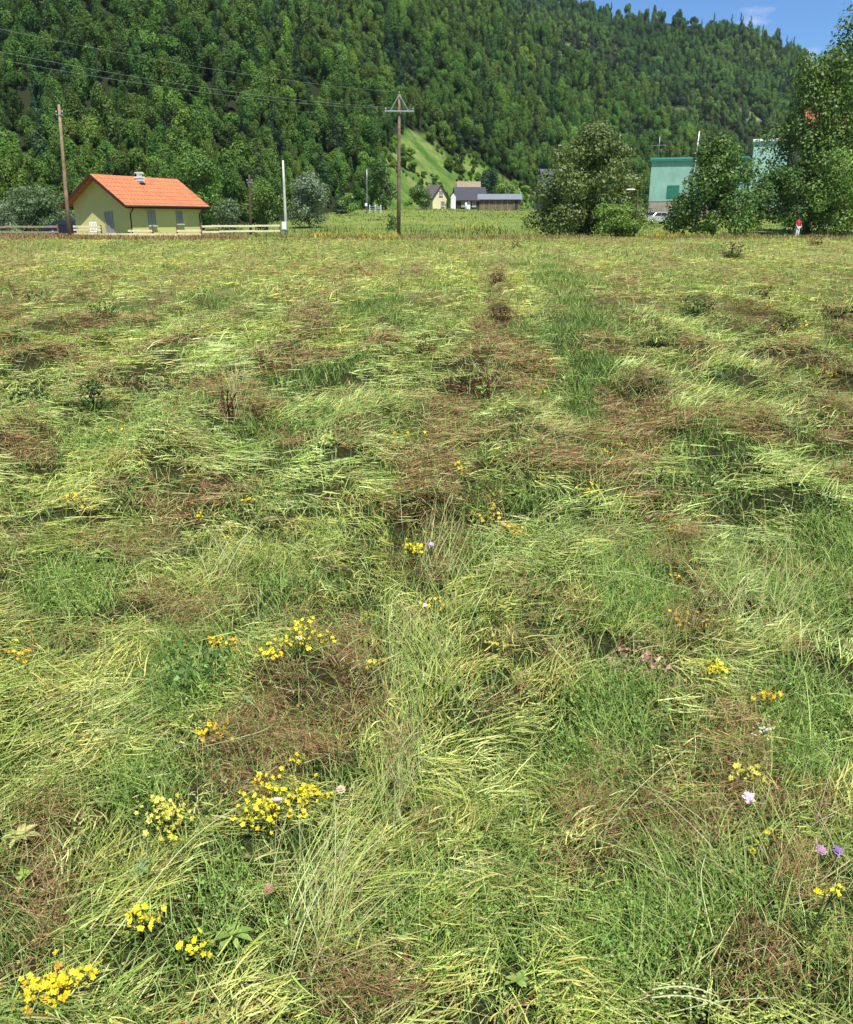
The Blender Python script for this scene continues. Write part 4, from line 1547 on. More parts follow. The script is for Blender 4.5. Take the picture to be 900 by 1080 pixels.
# low shed with a sheet roof
sh = on_ground(527, 188, -.2)
root = empty('shed', sh, 'long low brown shed with a silver sheet metal roof', 'shed', R(-3))
MB().box((0, 0, 1.0), (8.4, 3.6, 2.6)).build('wall', M_brownwall, root)
MB().prism([(-2.2, 2.15), (2.2, 3.25), (2.2, 3.35), (-2.2, 2.25)], -4.6, 4.6, 'x').build('roof', M_metal, root)
for u in (-3.3, -2.2, -.9, .4, 1.6, 2.9):
    MB().box((u, -1.84, 1.25), (.12, .08, 2.0)).build('board', M_rail, root)
MB().box((3.2, -1.83, 1.1), (.9, .06, 1.8)).build('door', M_darktimber, root)
gable_house('house', 'tall grey house with a steep blue grey roof left of the big olive tree', 'house', on_ground(585, 176, -.3), R(200), 6.5, 4.6, 3.8, 7.6, .3, M_greywall, M_blueroof, M_trim,
            windows=[('long', 1.4, 2.2, .8, 1.1), ('long', -.5, 2.2, .8, 1.1)])
# white marker post by the road, pale gate
o = MB().tube([(0, 0, -.2), (0, 0, 1.25), (0, 0, 1.5)], [.22, .2, .08], 10).build('marker_post', M_white, None, True)
o.location = on_ground(491.5, 178)
prop(o, 'white marker post standing in the meadow below the slate roofed house', 'post')
root = empty('metal_gate', on_ground(396, 164, -.1), 'low pale metal gate below the thin grey pole', 'gate')
for x_ in (-1.0, .0, 1.0):
    MB().box((x_, 0, .65), (.18, .18, 1.5)).build('post', M_white, root, bevel=.02)
for z_ in (.35, .75, 1.1):
    MB().box((0, -.12, z_), (2.0, .05, .1)).build('rail', M_metal, root)


# ------------------------------------------------------------------ the green sheds behind the trees on the right
def sheet_mat(name, col):
    m, n, l, b = mat(name)
    tc = n.new('ShaderNodeTexCoord')
    wv = n.new('ShaderNodeTexWave')
    wv.inputs['Scale'].default_value = 1.6
    wv.inputs['Distortion'].default_value = 0
    l.new(tc.outputs['Object'], wv.inputs['Vector'])
    no = n.new('ShaderNodeTexNoise')
    no.inputs['Scale'].default_value = .5
    no.inputs['Detail'].default_value = 6
    l.new(tc.outputs['Object'], no.inputs['Vector'])
    r = n.new('ShaderNodeValToRGB')
    r.color_ramp.elements[0].color = (*[c * .8 for c in col], 1)
    r.color_ramp.elements[1].color = (*[min(1, c * 1.1) for c in col], 1)
    r.color_ramp.elements[0].position, r.color_ramp.elements[1].position = .3, .7
    l.new(no.outputs['Fac'], r.inputs['Fac'])
    sm = n.new('ShaderNodeMapRange')
    sm.inputs['From Max'].default_value = .25
    sm.inputs['To Min'].default_value = .72
    l.new(wv.outputs['Fac'], sm.inputs['Value'])
    mu = n.new('ShaderNodeMixRGB')
    mu.blend_type = 'MULTIPLY'
    mu.inputs['Fac'].default_value = 1
    l.new(r.outputs['Color'], mu.inputs['Color1'])
    l.new(sm.outputs['Result'], mu.inputs['Color2'])
    l.new(mu.outputs['Color'], b.inputs['Base Color'])
    bp = n.new('ShaderNodeBump')
    bp.inputs['Strength'].default_value = .35
    bp.inputs['Distance'].default_value = .04
    l.new(wv.outputs['Fac'], bp.inputs['Height'])
    l.new(bp.outputs['Normal'], b.inputs['Normal'])
    b.inputs['Roughness'].default_value = .5
    return m


M_turq = sheet_mat('turquoise_sheet', (.27, .48, .38))
M_turq2 = plain('dark_green_door', (.03, .17, .11), .5, .3, .2, 2)
M_aqua = sheet_mat('pale_aqua_sheet', (.42, .66, .57))
M_plinth = plain('grey_brown_plinth', (.34, .29, .24), .9, .1, .3, 1.2, .2)


def factory(label, px0, d, w, dep, h, az, wallm, edge, base=2.0, door=None):
    loc = on_ground(px0, d, -.4)
    root = empty('factory_shed', loc, label, 'shed', az)
    MB().box((w / 2, dep / 2, base / 2), (w, dep, base)).build('plinth', M_plinth, root)
    MB().box((w / 2, dep / 2, (h + base) / 2), (w + .1, dep + .1, h - base - .004)).build('wall', wallm, root)
    MB().prism([(-.3, h), (dep / 2, h + .7), (dep + .3, h), (dep + .3, h + .14), (dep / 2, h + .84), (-.3, h + .14)], -.3, w + .3, 'x').build('roof', edge, root)
    f = MB()
    f.box((w / 2, -.335, h + .04), (w + .6, .06, .34))
    f.build('fascia', edge, root)
    if door:
        u, z, dw, dh = door
        MB().box((u, -.09, z), (dw, .09, dh)).build('door', M_turq2, root)
    return root


zt = P(700, 167, 150).z - gz(XD(700, 150), 150)
gr = factory('turquoise green sheet metal shed with a dark green door behind the dark leafy tree', 684, 150, 15, 12, zt, R(-14), M_turq, M_turq2, 2.6, (3.7, 4.1, 1.9, 1.9))
zt2 = P(800, 146, 165).z - gz(XD(800, 165), 165)
factory('pale aqua shed with a white roof edge between the two right hand trees', 788, 165, 13, 14, zt2, R(-20), M_aqua, M_white, 1.5)
gable_house('house', 'red roofed house mostly hidden behind the big trees at the right edge', 'house', on_ground(858, 138, -.2), R(188), 6.5, 7, 11.0, 15.2, .4, M_plinth, M_redroof, M_trim, windows=[('long', 0, 8, 1.2, 1.3)])
# mast and aerial
mz = P(737, 138, 148)
o = MB().tube([(0, 0, 0), (.12, 0, 8), (.3, 0, mz.z - gz(XD(735, 148), 148))], [.10, .09, .07], 10).build('mast', M_white, None, True)
o.location = Vector((XD(735.5, 148, 12) - .2, 148, gz(XD(735, 148), 148)))
prop(o, 'slim white mast rising above the dark leafy tree', 'mast')
ab = P(696, 167, 151)
root = empty('roof_aerial', Vector((ab.x, 152, ab.z - .2)), 'thin television aerial on the roof of the turquoise shed', 'aerial')
MB().tube([(0, 0, 0), (0, 0, 3.6)], .045, 8).build('mast', M_metal, root, True)
MB().tube([(-1.0, 0, 2.2), (1.0, 0, 2.3)], .04, 6).build('boom', M_metal, root, True)
for u in (-.8, -.4, 0, .4, .8):
    MB().tube([(u, -.5, 2.25), (u, .5, 2.25)], .02, 6).build('rod', M_metal, root, True)


# ------------------------------------------------------------------ cars
def car(label, loc, az, paint, sc=1.0):
    root = empty('parked_car', loc, label, 'car', az)
    root.scale = (sc, sc, sc)
    M_tyre = plain('tyre_rubber', (.02, .02, .02), .85, .2, .2, 5)
    M_glass = plain('tinted_glass', (.012, .014, .018), .12, .6, .1, 2)
    b = MB()
    prof = [(-2.05, .42), (-2.1, .75), (-1.95, .93), (-1.3, 1.0), (-.75, 1.42), (.75, 1.46), (1.45, 1.05), (2.0, .98), (2.1, .7), (2.02, .38), (1.75, .28), (-1.75, .28)]
    b.prism(prof, -.84, .84, 'y')
    b.build('body', paint, root, bevel=.05)
    for s_ in (-1, 1):
        MB().prism([(-1.12, 1.0), (-.7, 1.34), (-.05, 1.37), (-.05, 1.0)], s_ * .835, s_ * .86, 'y').build('side_window', M_glass, root)
        MB().prism([(.02, 1.0), (.02, 1.37), (.68, 1.36), (1.25, 1.03)], s_ * .835, s_ * .86, 'y').build('side_window', M_glass, root)
        for x_ in (-1.3, 1.32):
            t = MB().tube([(x_, s_ * .66, .31), (x_, s_ * .88, .31)], .31, 18).build('wheel', M_tyre, root, True)
            MB().tube([(x_, s_ * .86, .31), (x_, s_ * .895, .31)], .19, 14).build('rim', M_metal, t, True)
        MB().box((-2.06, s_ * .6, .72), (.12, .32, .16)).build('headlight', M_white, root, bevel=.03)
        MB().box((2.08, s_ * .62, .80), (.08, .26, .18)).build('tail_light', plain('red_lens', (.4, .02, .02), .3, .5), root, bevel=.02)
    for x0, x1 in ((-1.28, -.78), (1.42, .80)):
        z0, z1 = (1.035, 1.405) if x0 < 0 else (1.09, 1.435)
        q = MB()
        d = Vector((x1 - x0, 0, z1 - z0))
        n_ = Vector((-d.z, 0, d.x)).normalized() * (.02 if x0 < 0 else -.02)
        vs = [Vector((x0, -.7, z0)), Vector((x0, .7, z0)), Vector((x1, .62, z1)), Vector((x1, -.62, z1))]
        q.add([v - n_ * .5 for v in vs] + [v + n_ for v in vs], [(0, 1, 2, 3), (4, 5, 6, 7), (0, 1, 5, 4), (1, 2, 6, 5), (2, 3, 7, 6), (3, 0, 4, 7)])
        q.build('windscreen', M_glass, root)
    MB().box((-2.1, 0, .45), (.1, 1.5, .22)).build('bumper', M_dark, root, bevel=.03)
    return root


M_navy = plain('navy_paint', (.012, .014, .035), .25, .5, .15, 2)
M_silver = plain('silver_paint', (.48, .48, .47), .3, .5, .1, 2, 0, .3)
p = on_ground(69, 83.5)
car('dark navy car parked behind the rail fence left of the yellow house', p, R(195), M_navy)
p = on_ground(694, 122)
car('silver car with dark windows parked below the turquoise shed', p, R(25), M_silver, 1.05)

# ------------------------------------------------------------------ white garden chair against the gable
root = empty('garden_chair', Vector((XD(99.5, 76.9), 76.9, gz(XD(99.5, 76.9), 76.9))), 'white plastic garden chair in front of the yellow gable wall', 'chair', R(15))
MB().box((0, 0, .46), (.62, .55, .05)).build('seat', M_white, root, bevel=.015)
bk = MB()
for u in (-.25, -.125, 0, .125, .25):
    bk.box((u, .27, .86), (.07, .04, .76))
bk.box((0, .27, 1.24), (.62, .05, .08))
bk.build('backrest', M_white, root)
for u in (-.27, .27):
    for w in (-.23, .24):
        MB().bar((u * 1.05, w * 1.05, 0), (u, w, .45), .05, .05).build('leg', M_white, root)
    MB().box((u * 1.1, 0, .68), (.06, .52, .04)).build('armrest', M_white, root)

# ------------------------------------------------------------------ street lamp at the right edge of the olive tree
lp = on_ground(672, 79)
root = empty('street_lamp', lp, 'grey street lamp with a white head beside the big olive tree', 'street lamp')
lz = P(664, 200, 79).z - lp.z
MB().tube([(0, 0, -.2), (0, 0, lz * .6), (0, 0, lz - .1), (-.25, 0, lz)], [.07, .055, .045, .035], 8).build('shaft', M_pole_d, root, True)
MB().box((-.62, 0, lz + .02), (.75, .26, .10)).build('lamp_head', M_white, root, bevel=.03)


# ------------------------------------------------------------------ trees and bushes one can tell apart
OLIVE = [(.125, .175, .042), (.10, .15, .036), (.155, .195, .052)]
DARKG = [(.07, .135, .026), (.05, .105, .022), (.10, .175, .035)]
MIDG = [(.085, .16, .03), (.07, .14, .025), (.11, .18, .035)]
BRIGHT = [(.15, .25, .045), (.12, .22, .04), (.19, .28, .06)]
SILVER = [(.16, .22, .12), (.13, .19, .10), (.20, .25, .15)]
TALLT = [(.085, .155, .03), (.06, .12, .024), (.13, .205, .042)]


def put(name, label, cat, px, d, pytop, halfpx, cols, **kw):
    x = XD(px, d, 2)
    z = gz(x, d)
    h = P(px, pytop, d).z - z
    r = halfpx / FPX * d * CP
    return tree(name, label, cat, Vector((x, d, z - .05)), h, r, r, cols, **kw)


put('broadleaf_tree', 'big wide olive green tree standing in the middle right of the meadow edge', 'tree', 621, 86, 126, 66, OLIVE, k=105, h0=.0, card=.2, per=26, seed=5, kind='pyramid', fill=.45)
put('leafy_shrub', 'light green shrub in front of the big olive green tree', 'shrub', 653, 80, 215, 36, BRIGHT, k=26, h0=.1, card=.14, per=30, seed=6, kind='bush', trunk=False)
put('broadleaf_tree', 'dark leafy tree in front of the turquoise shed', 'tree', 754, 80, 140, 52, [(.08, .155, .026), (.06, .125, .022), (.115, .20, .034)], k=85, h0=.0, card=.2, per=18, seed=7, kind='pyramid', fill=.3)
put('leafy_shrub', 'dark shrub at the lower left side of the dark leafy tree', 'shrub', 722, 79, 200, 22, DARKG, k=18, h0=.05, card=.16, per=26, seed=8, kind='bush', trunk=False)
put('tall_tree', 'tallest dark tree rising out of the picture at the right edge', 'tree', 928, 92, -34, 74, TALLT, k=110, h0=1.0, card=.25, per=13, seed=9, kind='round', fill=.3)
put('broadleaf_tree', 'mid green tree with yellowish tips left of the tallest tree', 'tree', 853, 88, 52, 54, [(.10, .17, .03), (.07, .135, .025), (.14, .21, .04)], k=95, h0=.2, card=.22, per=15, seed=10, kind='round', fill=.3)
put('leafy_shrub', 'bright green bushy tree below the tallest tree at the right edge', 'shrub', 890, 82, 152, 46, BRIGHT, k=46, h0=.3, card=.17, per=22, seed=11, kind='bush')
put('leafy_shrub', 'dark low shrub between the dark leafy tree and the person', 'shrub', 816, 84, 176, 36, DARKG, k=32, h0=.05, card=.18, per=22, seed=12, kind='bush', trunk=False)
put('leafy_shrub', 'dark low shrub right of the person under the bright bushy tree', 'shrub', 868, 83.5, 205, 30, DARKG, k=24, h0=.05, card=.17, per=22, seed=13, kind='bush', trunk=False)
put('willow_tree', 'pale silvery green willow right of the white box pole', 'tree', 326, 112, 184, 26, SILVER, k=34, h0=.3, card=0.20, per=21, seed=14, kind='bush')
put('broadleaf_tree', 'yellow green bushy tree between the dark pole and the white box pole', 'tree', 281, 104, 193, 22, [(.12, .19, .03), (.10, .17, .03), (.07, .13, .025)], k=26, h0=.3, card=0.19, per=21, seed=15, kind='round')
put('broadleaf_tree', 'rounded bright green tree behind the right end of the orange roof', 'tree', 213, 118, 160, 27, [(.10, .20, .03), (.075, .165, .026), (.13, .22, .035)], k=36, h0=.4, card=0.24, per=18, seed=16)
put('willow_bush', 'grey green willow bush right of the yellow house behind the fence', 'shrub', 240, 98, 208, 20, [(.11, .165, .07), (.09, .14, .06)], k=20, h0=.1, card=0.17, per=23, seed=17, kind='bush', trunk=False)
put('willow_bush', 'wide grey green willow bush behind the weathered fence', 'shrub', 40, 104, 197, 42, [(.11, .17, .07), (.09, .15, .06), (.14, .19, .08)], k=36, h0=.1, card=0.20, per=18, seed=18, kind='bush', trunk=False)
put('willow_bush', 'pale green bush at the left picture edge behind the field', 'shrub', -6, 98, 210, 26, SILVER, k=20, h0=.1, card=0.18, per=21, seed=19, kind='bush', trunk=False)
put('leafy_shrub', 'bright green dome shaped bush left of the thin grey pole', 'shrub', 369, 150, 205, 14, BRIGHT, k=14, h0=.1, card=0.22, per=16, seed=20, kind='bush', trunk=False)
put('conifer', 'dark pointed conifer beside the thin grey pole', 'tree', 361, 158, 192, 9, [(.04, .085, .03), (.03, .07, .025)], k=9, h0=.3, card=0.24, per=16, seed=21, kind='cone')
put('broadleaf_tree', 'dark round tree left of the crossarm pole at the grassy slope', 'tree', 403, 178, 170, 15, DARKG, k=24, h0=.6, card=0.30, per=12, seed=22)
put('leafy_shrub', 'dark green bush right of the crossarm pole in front of the slope', 'shrub', 441, 186, 196, 16, MIDG, k=20, h0=.2, card=0.27, per=14, seed=23, kind='bush', trunk=False)
put('leafy_shrub', 'dark shrub at the foot of the crossarm pole', 'shrub', 414, 86.5, 223, 9, DARKG, k=12, h0=.05, card=0.12, per=37, seed=24, kind='bush', trunk=False)
put('round_tree', 'dark round tree on the slope above the slate roofed house', 'tree', 515, 232, 176, 11, [(.035, .08, .03), (.03, .07, .026)], k=20, h0=.4, card=0.30, per=12, seed=25)
put('leafy_shrub', 'bright green bush behind the silver roofed shed', 'shrub', 536, 205, 190, 17, BRIGHT, k=20, h0=.2, card=0.30, per=12, seed=26, kind='bush', trunk=False)
put('conifer', 'dark conifer standing above the grassy clearing', 'tree', 486, 268, 150, 9, [(.035, .075, .028), (.028, .065, .024)], k=9, h0=.4, card=0.36, per=12, seed=27, kind='cone')
put('conifer', 'small dark conifer above the cream walled cottage', 'tree', 457, 218, 184, 7, [(.05, .085, .035), (.04, .07, .03)], k=8, h0=.3, card=0.27, per=14, seed=28, kind='cone')
put('leafy_shrub', 'small green bush between the cottage and the slate roofed house', 'shrub', 473, 208, 200, 6, MIDG, k=10, h0=.1, card=0.24, per=14, seed=29, kind='bush', trunk=False)
put('leafy_shrub', 'low dark bush on the slope left of the dark round tree', 'shrub', 492, 226, 188, 8, MIDG, k=10, h0=.1, card=0.24, per=14, seed=30, kind='bush', trunk=False)

# ------------------------------------------------------------------ the person at the field edge
def person():
    loc = Vector((XD(840.5, 78.5), 78.5, gz(XD(840.5, 78.5), 78.5)))
    root = empty('person', loc, 'person in a red top and white trousers standing in tall grass at the field edge', 'person', R(12))

    def skin(name, verts, edges, radii, m, parent, rootv=0, sub=2):
        me = bpy.data.meshes.new(name)
        me.from_pydata(verts, edges, [])
        o = link(name, me, parent)
        md = o.modifiers.new('skin', 'SKIN')
        for i, r in enumerate(radii):
            me.skin_vertices[0].data[i].radius = r if isinstance(r, tuple) else (r, r)
        me.skin_vertices[0].data[rootv].use_root = True
        o.modifiers.new('sub', 'SUBSURF').levels = sub
        o.modifiers['sub'].render_levels = sub
        me.materials.append(m)
        return o
    M_skin = plain('skin', (.45, .27, .19), .6, .3, .1, 5)
    M_red = plain('red_cloth', (.50, .035, .05), .85, .1, .2, 6)
    M_wt = plain('white_cloth', (.75, .74, .76), .85, .1, .1, 6)
    M_hair = plain('dark_hair', (.02, .014, .01), .6, .3, .2, 8)
    v = [(0, 0, .92), (0, .01, 1.12), (0, .01, 1.32), (0, 0, 1.45), (0, -.02, 1.52), (0, -.02, 1.62), (0, -.02, 1.70),
         (.17, 0, 1.38), (.25, -.03, 1.12), (.24, -.16, .92), (.235, -.2, .84), (-.17, 0, 1.38), (-.25, -.03, 1.12), (-.22, -.18, .94), (-.21, -.22, .86),
         (.09, 0, .86), (.10, -.01, .48), (.10, .02, .08), (.10, -.12, .04), (-.09, 0, .86), (-.10, -.02, .48), (-.11, .02, .08), (-.11, -.12, .04)]
    e = [(0, 1), (1, 2), (2, 3), (3, 4), (4, 5), (5, 6), (2, 7), (7, 8), (8, 9), (9, 10), (2, 11), (11, 12), (12, 13), (13, 14), (0, 15), (15, 16), (16, 17), (17, 18), (0, 19), (19, 20), (20, 21), (21, 22)]
    r = [.13, .115, .13, .06, .05, .085, .07, .055, .042, .034, .04, .055, .042, .034, .04, .085, .06, .04, .04, .085, .06, .04, .04]
    b = skin('body', v, e, r, M_skin, root)
    skin('red_top', [v[i] for i in (0, 1, 2, 3, 7, 8, 11, 12)], [(0, 1), (1, 2), (2, 3), (2, 4), (4, 5), (2, 6), (6, 7)], [.155, .14, .155, .075, .075, .06, .075, .06], M_red, root)
    skin('trousers', [(0, 0, .93)] + [v[i] for i in (15, 16, 17, 19, 20, 21)], [(0, 1), (1, 2), (2, 3), (0, 4), (4, 5), (5, 6)], [.15, .11, .085, .07, .11, .085, .07], M_wt, root)
    MB().ball((0, .01, 1.67), (.10, .115, .115), 12, 8).build('hair', M_hair, root, True)
    MB().ball((0, -.115, 1.61), (.016, .022, .026), 6, 5).build('nose', M_skin, root, True)
    return root


person()

# ------------------------------------------------------------------ flowers and weeds in the field
YEL = np.array([(.84, .68, .02), (.88, .74, .03), (.80, .60, .015), (.90, .80, .06)])
ORA = np.array([(.80, .54, .02), (.70, .42, .025), (.84, .62, .025), (.52, .30, .05)])
PALE = np.array([(.62, .58, .08), (.55, .55, .09), (.66, .60, .12)])
M_stem = plain('flower_stem', (.13, .17, .05), .7, .2, .3, 20)


def petals(cen, nrm, rad, cols, npet=5):
    """open flowers of npet petals round each centre"""
    Vs, Fs, Ts, n = [], [], [], 0
    for c, m_, r in zip(cen, nrm, rad):
        m_ = Vector(m_).normalized()
        u = m_.orthogonal().normalized()
        u.rotate(Matrix.Rotation(random.random() * 6.28, 3, m_))
        w = m_.cross(u)
        col = cols[random.randrange(len(cols))] * random.uniform(.7, 1.12)
        if npet == 5 and random.random() < .22:
            col, r = np.array((.34, .33, .05)) * random.uniform(.7, 1.2), r * .55
        for k in range(npet):
            a = 2 * pi * k / npet
            d = u * cos(a) + w * sin(a)
            s_ = u * -sin(a) + w * cos(a)
            cup = random.uniform(.05, .5)
            p0 = Vector(c)
            Vs += [p0, p0 + d * r * .6 + s_ * r * .36 + m_ * r * cup * .5, p0 + d * r + m_ * r * cup, p0 + d * r * .6 - s_ * r * .36 + m_ * r * cup * .5]
            Fs.append((n, n + 1, n + 2, n + 3))
            n += 4
            Ts += [col] * 4
    return np.array([tuple(v) for v in Vs]), np.array(Fs), np.array(Ts)


def flower_clump(px, py, rxp, ryp, nf, label, cols=YEL, rise=.10, group='yellow flower clumps in the cut grass', heads=None, name='yellow_wildflower', cat='wildflower', fs=(.0055, .0100)):
    nf = int(nf * 2.6)
    c = G(px, py, .06)
    dist = c.y / CP
    rx = max(.02, rxp / FPX * sqrt(c.y ** 2 + EYE ** 2) * .95)
    ry = max(.02, abs(G(px, py - ryp, .06).y - c.y))
    ry = min(ry, rx * 1.8)
    z = gz(c.x, c.y)
    root = empty(name, Vector((c.x, c.y, z)), label, cat, group=group)
    k = heads or max(2, min(9, nf // 16))
    sc = np.clip(c.y / 4.0, 1.0, 3.2)
    for h in range(k):
        a = 2.399 * h + random.random()
        q = sqrt((h + .4) / k) * .85
        hc_ = Vector((cos(a) * rx * q, sin(a) * ry * q, rise * random.uniform(.7, 1.25) + .03))
        m = max(4, nf // k)
        cen, nrm, rad = [], [], []
        hr_ = max(.018, min(rx, ry) * .62 / sqrt(k) * 1.5)
        for i in range(m):
            d = Vector((random.gauss(0, .75), random.gauss(0, .75), random.gauss(-.2, .5)))
            cen.append(hc_ + d * hr_)
            nrm.append(Vector((random.gauss(0, .8), random.gauss(-.25, .8), 1)))
            rad.append(random.uniform(*fs) * sc)
        V, F, T = petals(cen, nrm, rad, cols)
        ho = link('flower_head', np_mesh('flower_head', V, F, M_petal, T), root)
        st = MB()
        base = Vector((hc_.x * .4 + random.gauss(0, .02), hc_.y * .4 + .06, -.02))
        j = base.lerp(hc_, .6) + Vector((0, 0, -.02))
        st.tube([base, j, hc_ - Vector((0, 0, .01))], [.0022 * sc, .0018 * sc, .0012 * sc], 5)
        for i in range(0, m, 2):
            st.tube([j.lerp(hc_, .5), cen[i]], [.0012 * sc, .0008 * sc], 4, False)
        st.build('stem', M_stem, root)
    return root


NEAR = [
    (285, 872, 40, 34, 80, 'largest bright yellow flower clump beside the white petal', YEL),
    (328, 858, 14, 14, 18, 'small yellow flower clump right of the largest yellow clump', YEL),
    (318, 706, 26, 20, 42, 'yellow flower clump spread along the top of the brown mat', YEL),
    (291, 722, 9, 16, 14, 'narrow yellow flower clump at the upper left corner of the brown mat', YEL),
    (228, 798, 13, 10, 18, 'yellow flower clump at the left edge of the brown mat', ORA),
    (50, 1055, 26, 20, 44, 'orange yellow flower clump at the bottom left corner of the field', np.concatenate([YEL, ORA])),
    (90, 1050, 10, 7, 8, 'tiny yellow flower clump right of the bottom left corner clump', YEL),
    (158, 998, 11, 6, 12, 'two joined yellow flower heads lying low above the bottom left corner', YEL),
    (215, 1030, 9, 8, 8, 'small yellow flower clump beside broad green leaves near the bottom', YEL),
    (180, 876, 24, 22, 50, 'pale yellow green flower clump left of the largest yellow clump', PALE),
    (435, 580, 11, 10, 30, 'round golden flower clump on the middle swath above a dark hole', YEL),
    (518, 548, 13, 9, 20, 'golden flower clump right of the middle swath on green leaves', ORA),
    (541, 562, 10, 8, 20, 'orange flower clump touching the golden clump right of the middle swath', ORA),
    (754, 712, 11, 17, 30, 'bright yellow flower clump on the right brown swath', YEL),
    (811, 740, 7, 7, 12, 'single orange yellow flower head beside a dark gap on the right', ORA),
    (733, 658, 18, 7, 14, 'faded orange flowers at the top of the right brown strip', ORA),
    (626, 531, 9, 10, 14, 'orange flower clump in the combed grass right of the middle', ORA),
    (455, 640, 13, 6, 10, 'dull yellow flower clump below the dark hole of the middle swath', ORA),
    (441, 517, 9, 6, 12, 'small yellow flower clump near the top of the middle swath', ORA),
    (488, 500, 8, 6, 8, 'faint yellow flower clump right of the top of the middle swath', ORA),
    (425, 470, 16, 5, 10, 'orange tinted flowers at the very top of the middle swath', ORA),
    (865, 1004, 5, 8, 5, 'upright lemon yellow flower at the bottom right with a green stem', YEL),
    (812, 905, 5, 4, 5, 'tiny yellow flower below the pink flower', YEL),
    (238, 698, 12, 6, 12, 'faded yellow flowers left of the top of the brown mat', ORA),
    (18, 698, 14, 7, 14, 'yellow flower clump at the left picture edge halfway down', ORA),
    (85, 550, 11, 8, 12, 'yellow flowers in brown grass at the left halfway up', ORA),
    (522, 684, 8, 6, 8, 'small yellow flower clump in green grass right of the middle swath', PALE),
    (792, 826, 16, 8, 16, 'scattered small yellow flowers just above the pink flower', PALE),
    (400, 708, 10, 6, 8, 'dull yellow flowers at the right end of the brown mat', ORA),
    (318, 826, 6, 4, 5, 'single yellow flower in the lower part of the brown mat', YEL),
]
for px, py, rx, ry, nf, lab, cols in NEAR:
    flower_clump(px, py, rx, ry, nf, lab, cols, rise=.16 if py == 1004 else .06)
MID = [(266, 531), (246, 573), (210, 545), (712, 560), (700, 547), (662, 470), (742, 415), (640, 478), (822, 350), (796, 326), (806, 306), (700, 311), (600, 275), (682, 270), (692, 262), (572, 410), (870, 392), (878, 400),
       (600, 300), (745, 300), (770, 312), (815, 330), (835, 352), (690, 308), (720, 296), (650, 270), (610, 268), (850, 345), (715, 610), (355, 285), (430, 300), (130, 460), (690, 480)]
for i, (px, py) in enumerate(MID):
    flower_clump(px, py, 7, 3.5, 8, 'small yellow flower clump in the middle distance of the mown field', np.concatenate([YEL, ORA]), heads=2, rise=.04, fs=(.004, .008), group='small yellow flowers in the middle distance')


def blossom(px, py, label, cols, rad, npet, rise, name, layers=2, centre=None, cat='flower'):
    c = G(px, py, rise)
    root = empty(name, Vector((c.x, c.y, gz(c.x, c.y))), label, cat)
    cen, nrm, rr = [], [], []
    for i in range(layers):
        cen.append(Vector((0, 0, rise + .004 * i)))
        nrm.append(Vector((.1 * i, -.45, 1)))
        rr.append(rad * (1 - .25 * i))
    V, F, T = petals(cen, nrm, rr, np.array(cols), npet)
    link('petals', np_mesh('petals', V, F, M_petal, T), root)
    if centre:
        MB().ball((0, -.003, rise + .006), rad * .28, 8, 6).build('flower_centre', centre, root, True)
    MB().tube([(.02, .05, -.02), (.01, .02, rise * .5), (0, 0, rise)], [.002, .002, .0015], 5).build('stem', M_stem, root)
    return root


M_petalw = plain('pale_petal', (.55, .48, .40), .7, .2, .2, 60)
M_fluff = plain('dry_flower_head', (.42, .27, .17), .9, .1, .4, 60)
M_brownhead = plain('brown_seed_head', (.16, .08, .05), .9, .1, .4, 60)
blossom(789, 846, 'pale pink mallow flower in the brown grass at the lower right', [(.74, .50, .68), (.78, .58, .73)], .020, 5, .08, 'pink_flower')
blossom(866, 898, 'faded mauve flower near the right edge beside a dark gap', [(.40, .22, .38), (.5, .32, .42)], .015, 9, .08, 'mauve_flower')
blossom(884, 896, 'dusky purple flower rightmost of the two near the right edge', [(.22, .12, .30), (.3, .18, .36)], .014, 9, .09, 'purple_flower')
blossom(455, 571, 'lilac flower right of the round golden clump on the middle swath', [(.42, .34, .62), (.5, .4, .66)], .016, 10, .14, 'lilac_flower')
blossom(360, 836, 'dried pale daisy with an orange brown centre right of the yellow clump', [(.60, .48, .34), (.52, .38, .24)], .014, 10, .08, 'dry_daisy', centre=M_fluff)
blossom(285, 960, 'brown pink scabious seed head below the largest yellow clump', [(.42, .25, .15), (.34, .19, .11)], .013, 12, .10, 'seed_head', 3, M_fluff)
blossom(318, 704, 'small white daisy among the upper yellow clump', [(.75, .74, .68)], .008, 8, .12, 'white_daisy', centre=M_fluff)
blossom(448, 634, 'small white flower above the dark hole of the middle swath', [(.8, .78, .7)], .010, 6, .12, 'white_flower')
# a curled white petal in the yellow clump
o = MB()
o.ball((0, 0, 0), (.015, .006, .008), 14, 8)
o = o.build('white_petal', M_petalw, None, True)
o.location = G(294, 866, .13) + Vector((0, 0, gz(G(294, 866).x, G(294, 866).y)))
o.rotation_euler = (R(35), R(12), R(20))
prop(o, 'curled white petal lying on the largest yellow flower clump', 'petal')
# white umbel right of the brown strip
c = G(806, 772, .08)
root = empty('white_umbel', Vector((c.x, c.y, gz(c.x, c.y))), 'loose white umbel right of the lower brown strip', 'flower')
cen = [Vector((random.gauss(0, .022), random.gauss(0, .022), .08 + random.gauss(0, .008))) for i in range(26)]
V, F, T = petals(cen, [Vector((random.gauss(0, .3), random.gauss(-.2, .3), 1)) for _ in cen], [.005] * len(cen), np.array([(.7, .68, .58), (.6, .58, .45)]))
link('flower_head', np_mesh('flower_head', V, F, M_petal, T), root)
MB().tube([(.03, .06, -.02), (.01, .02, .04), (0, 0, .078)], .0018, 5).build('stem', M_stem, root)


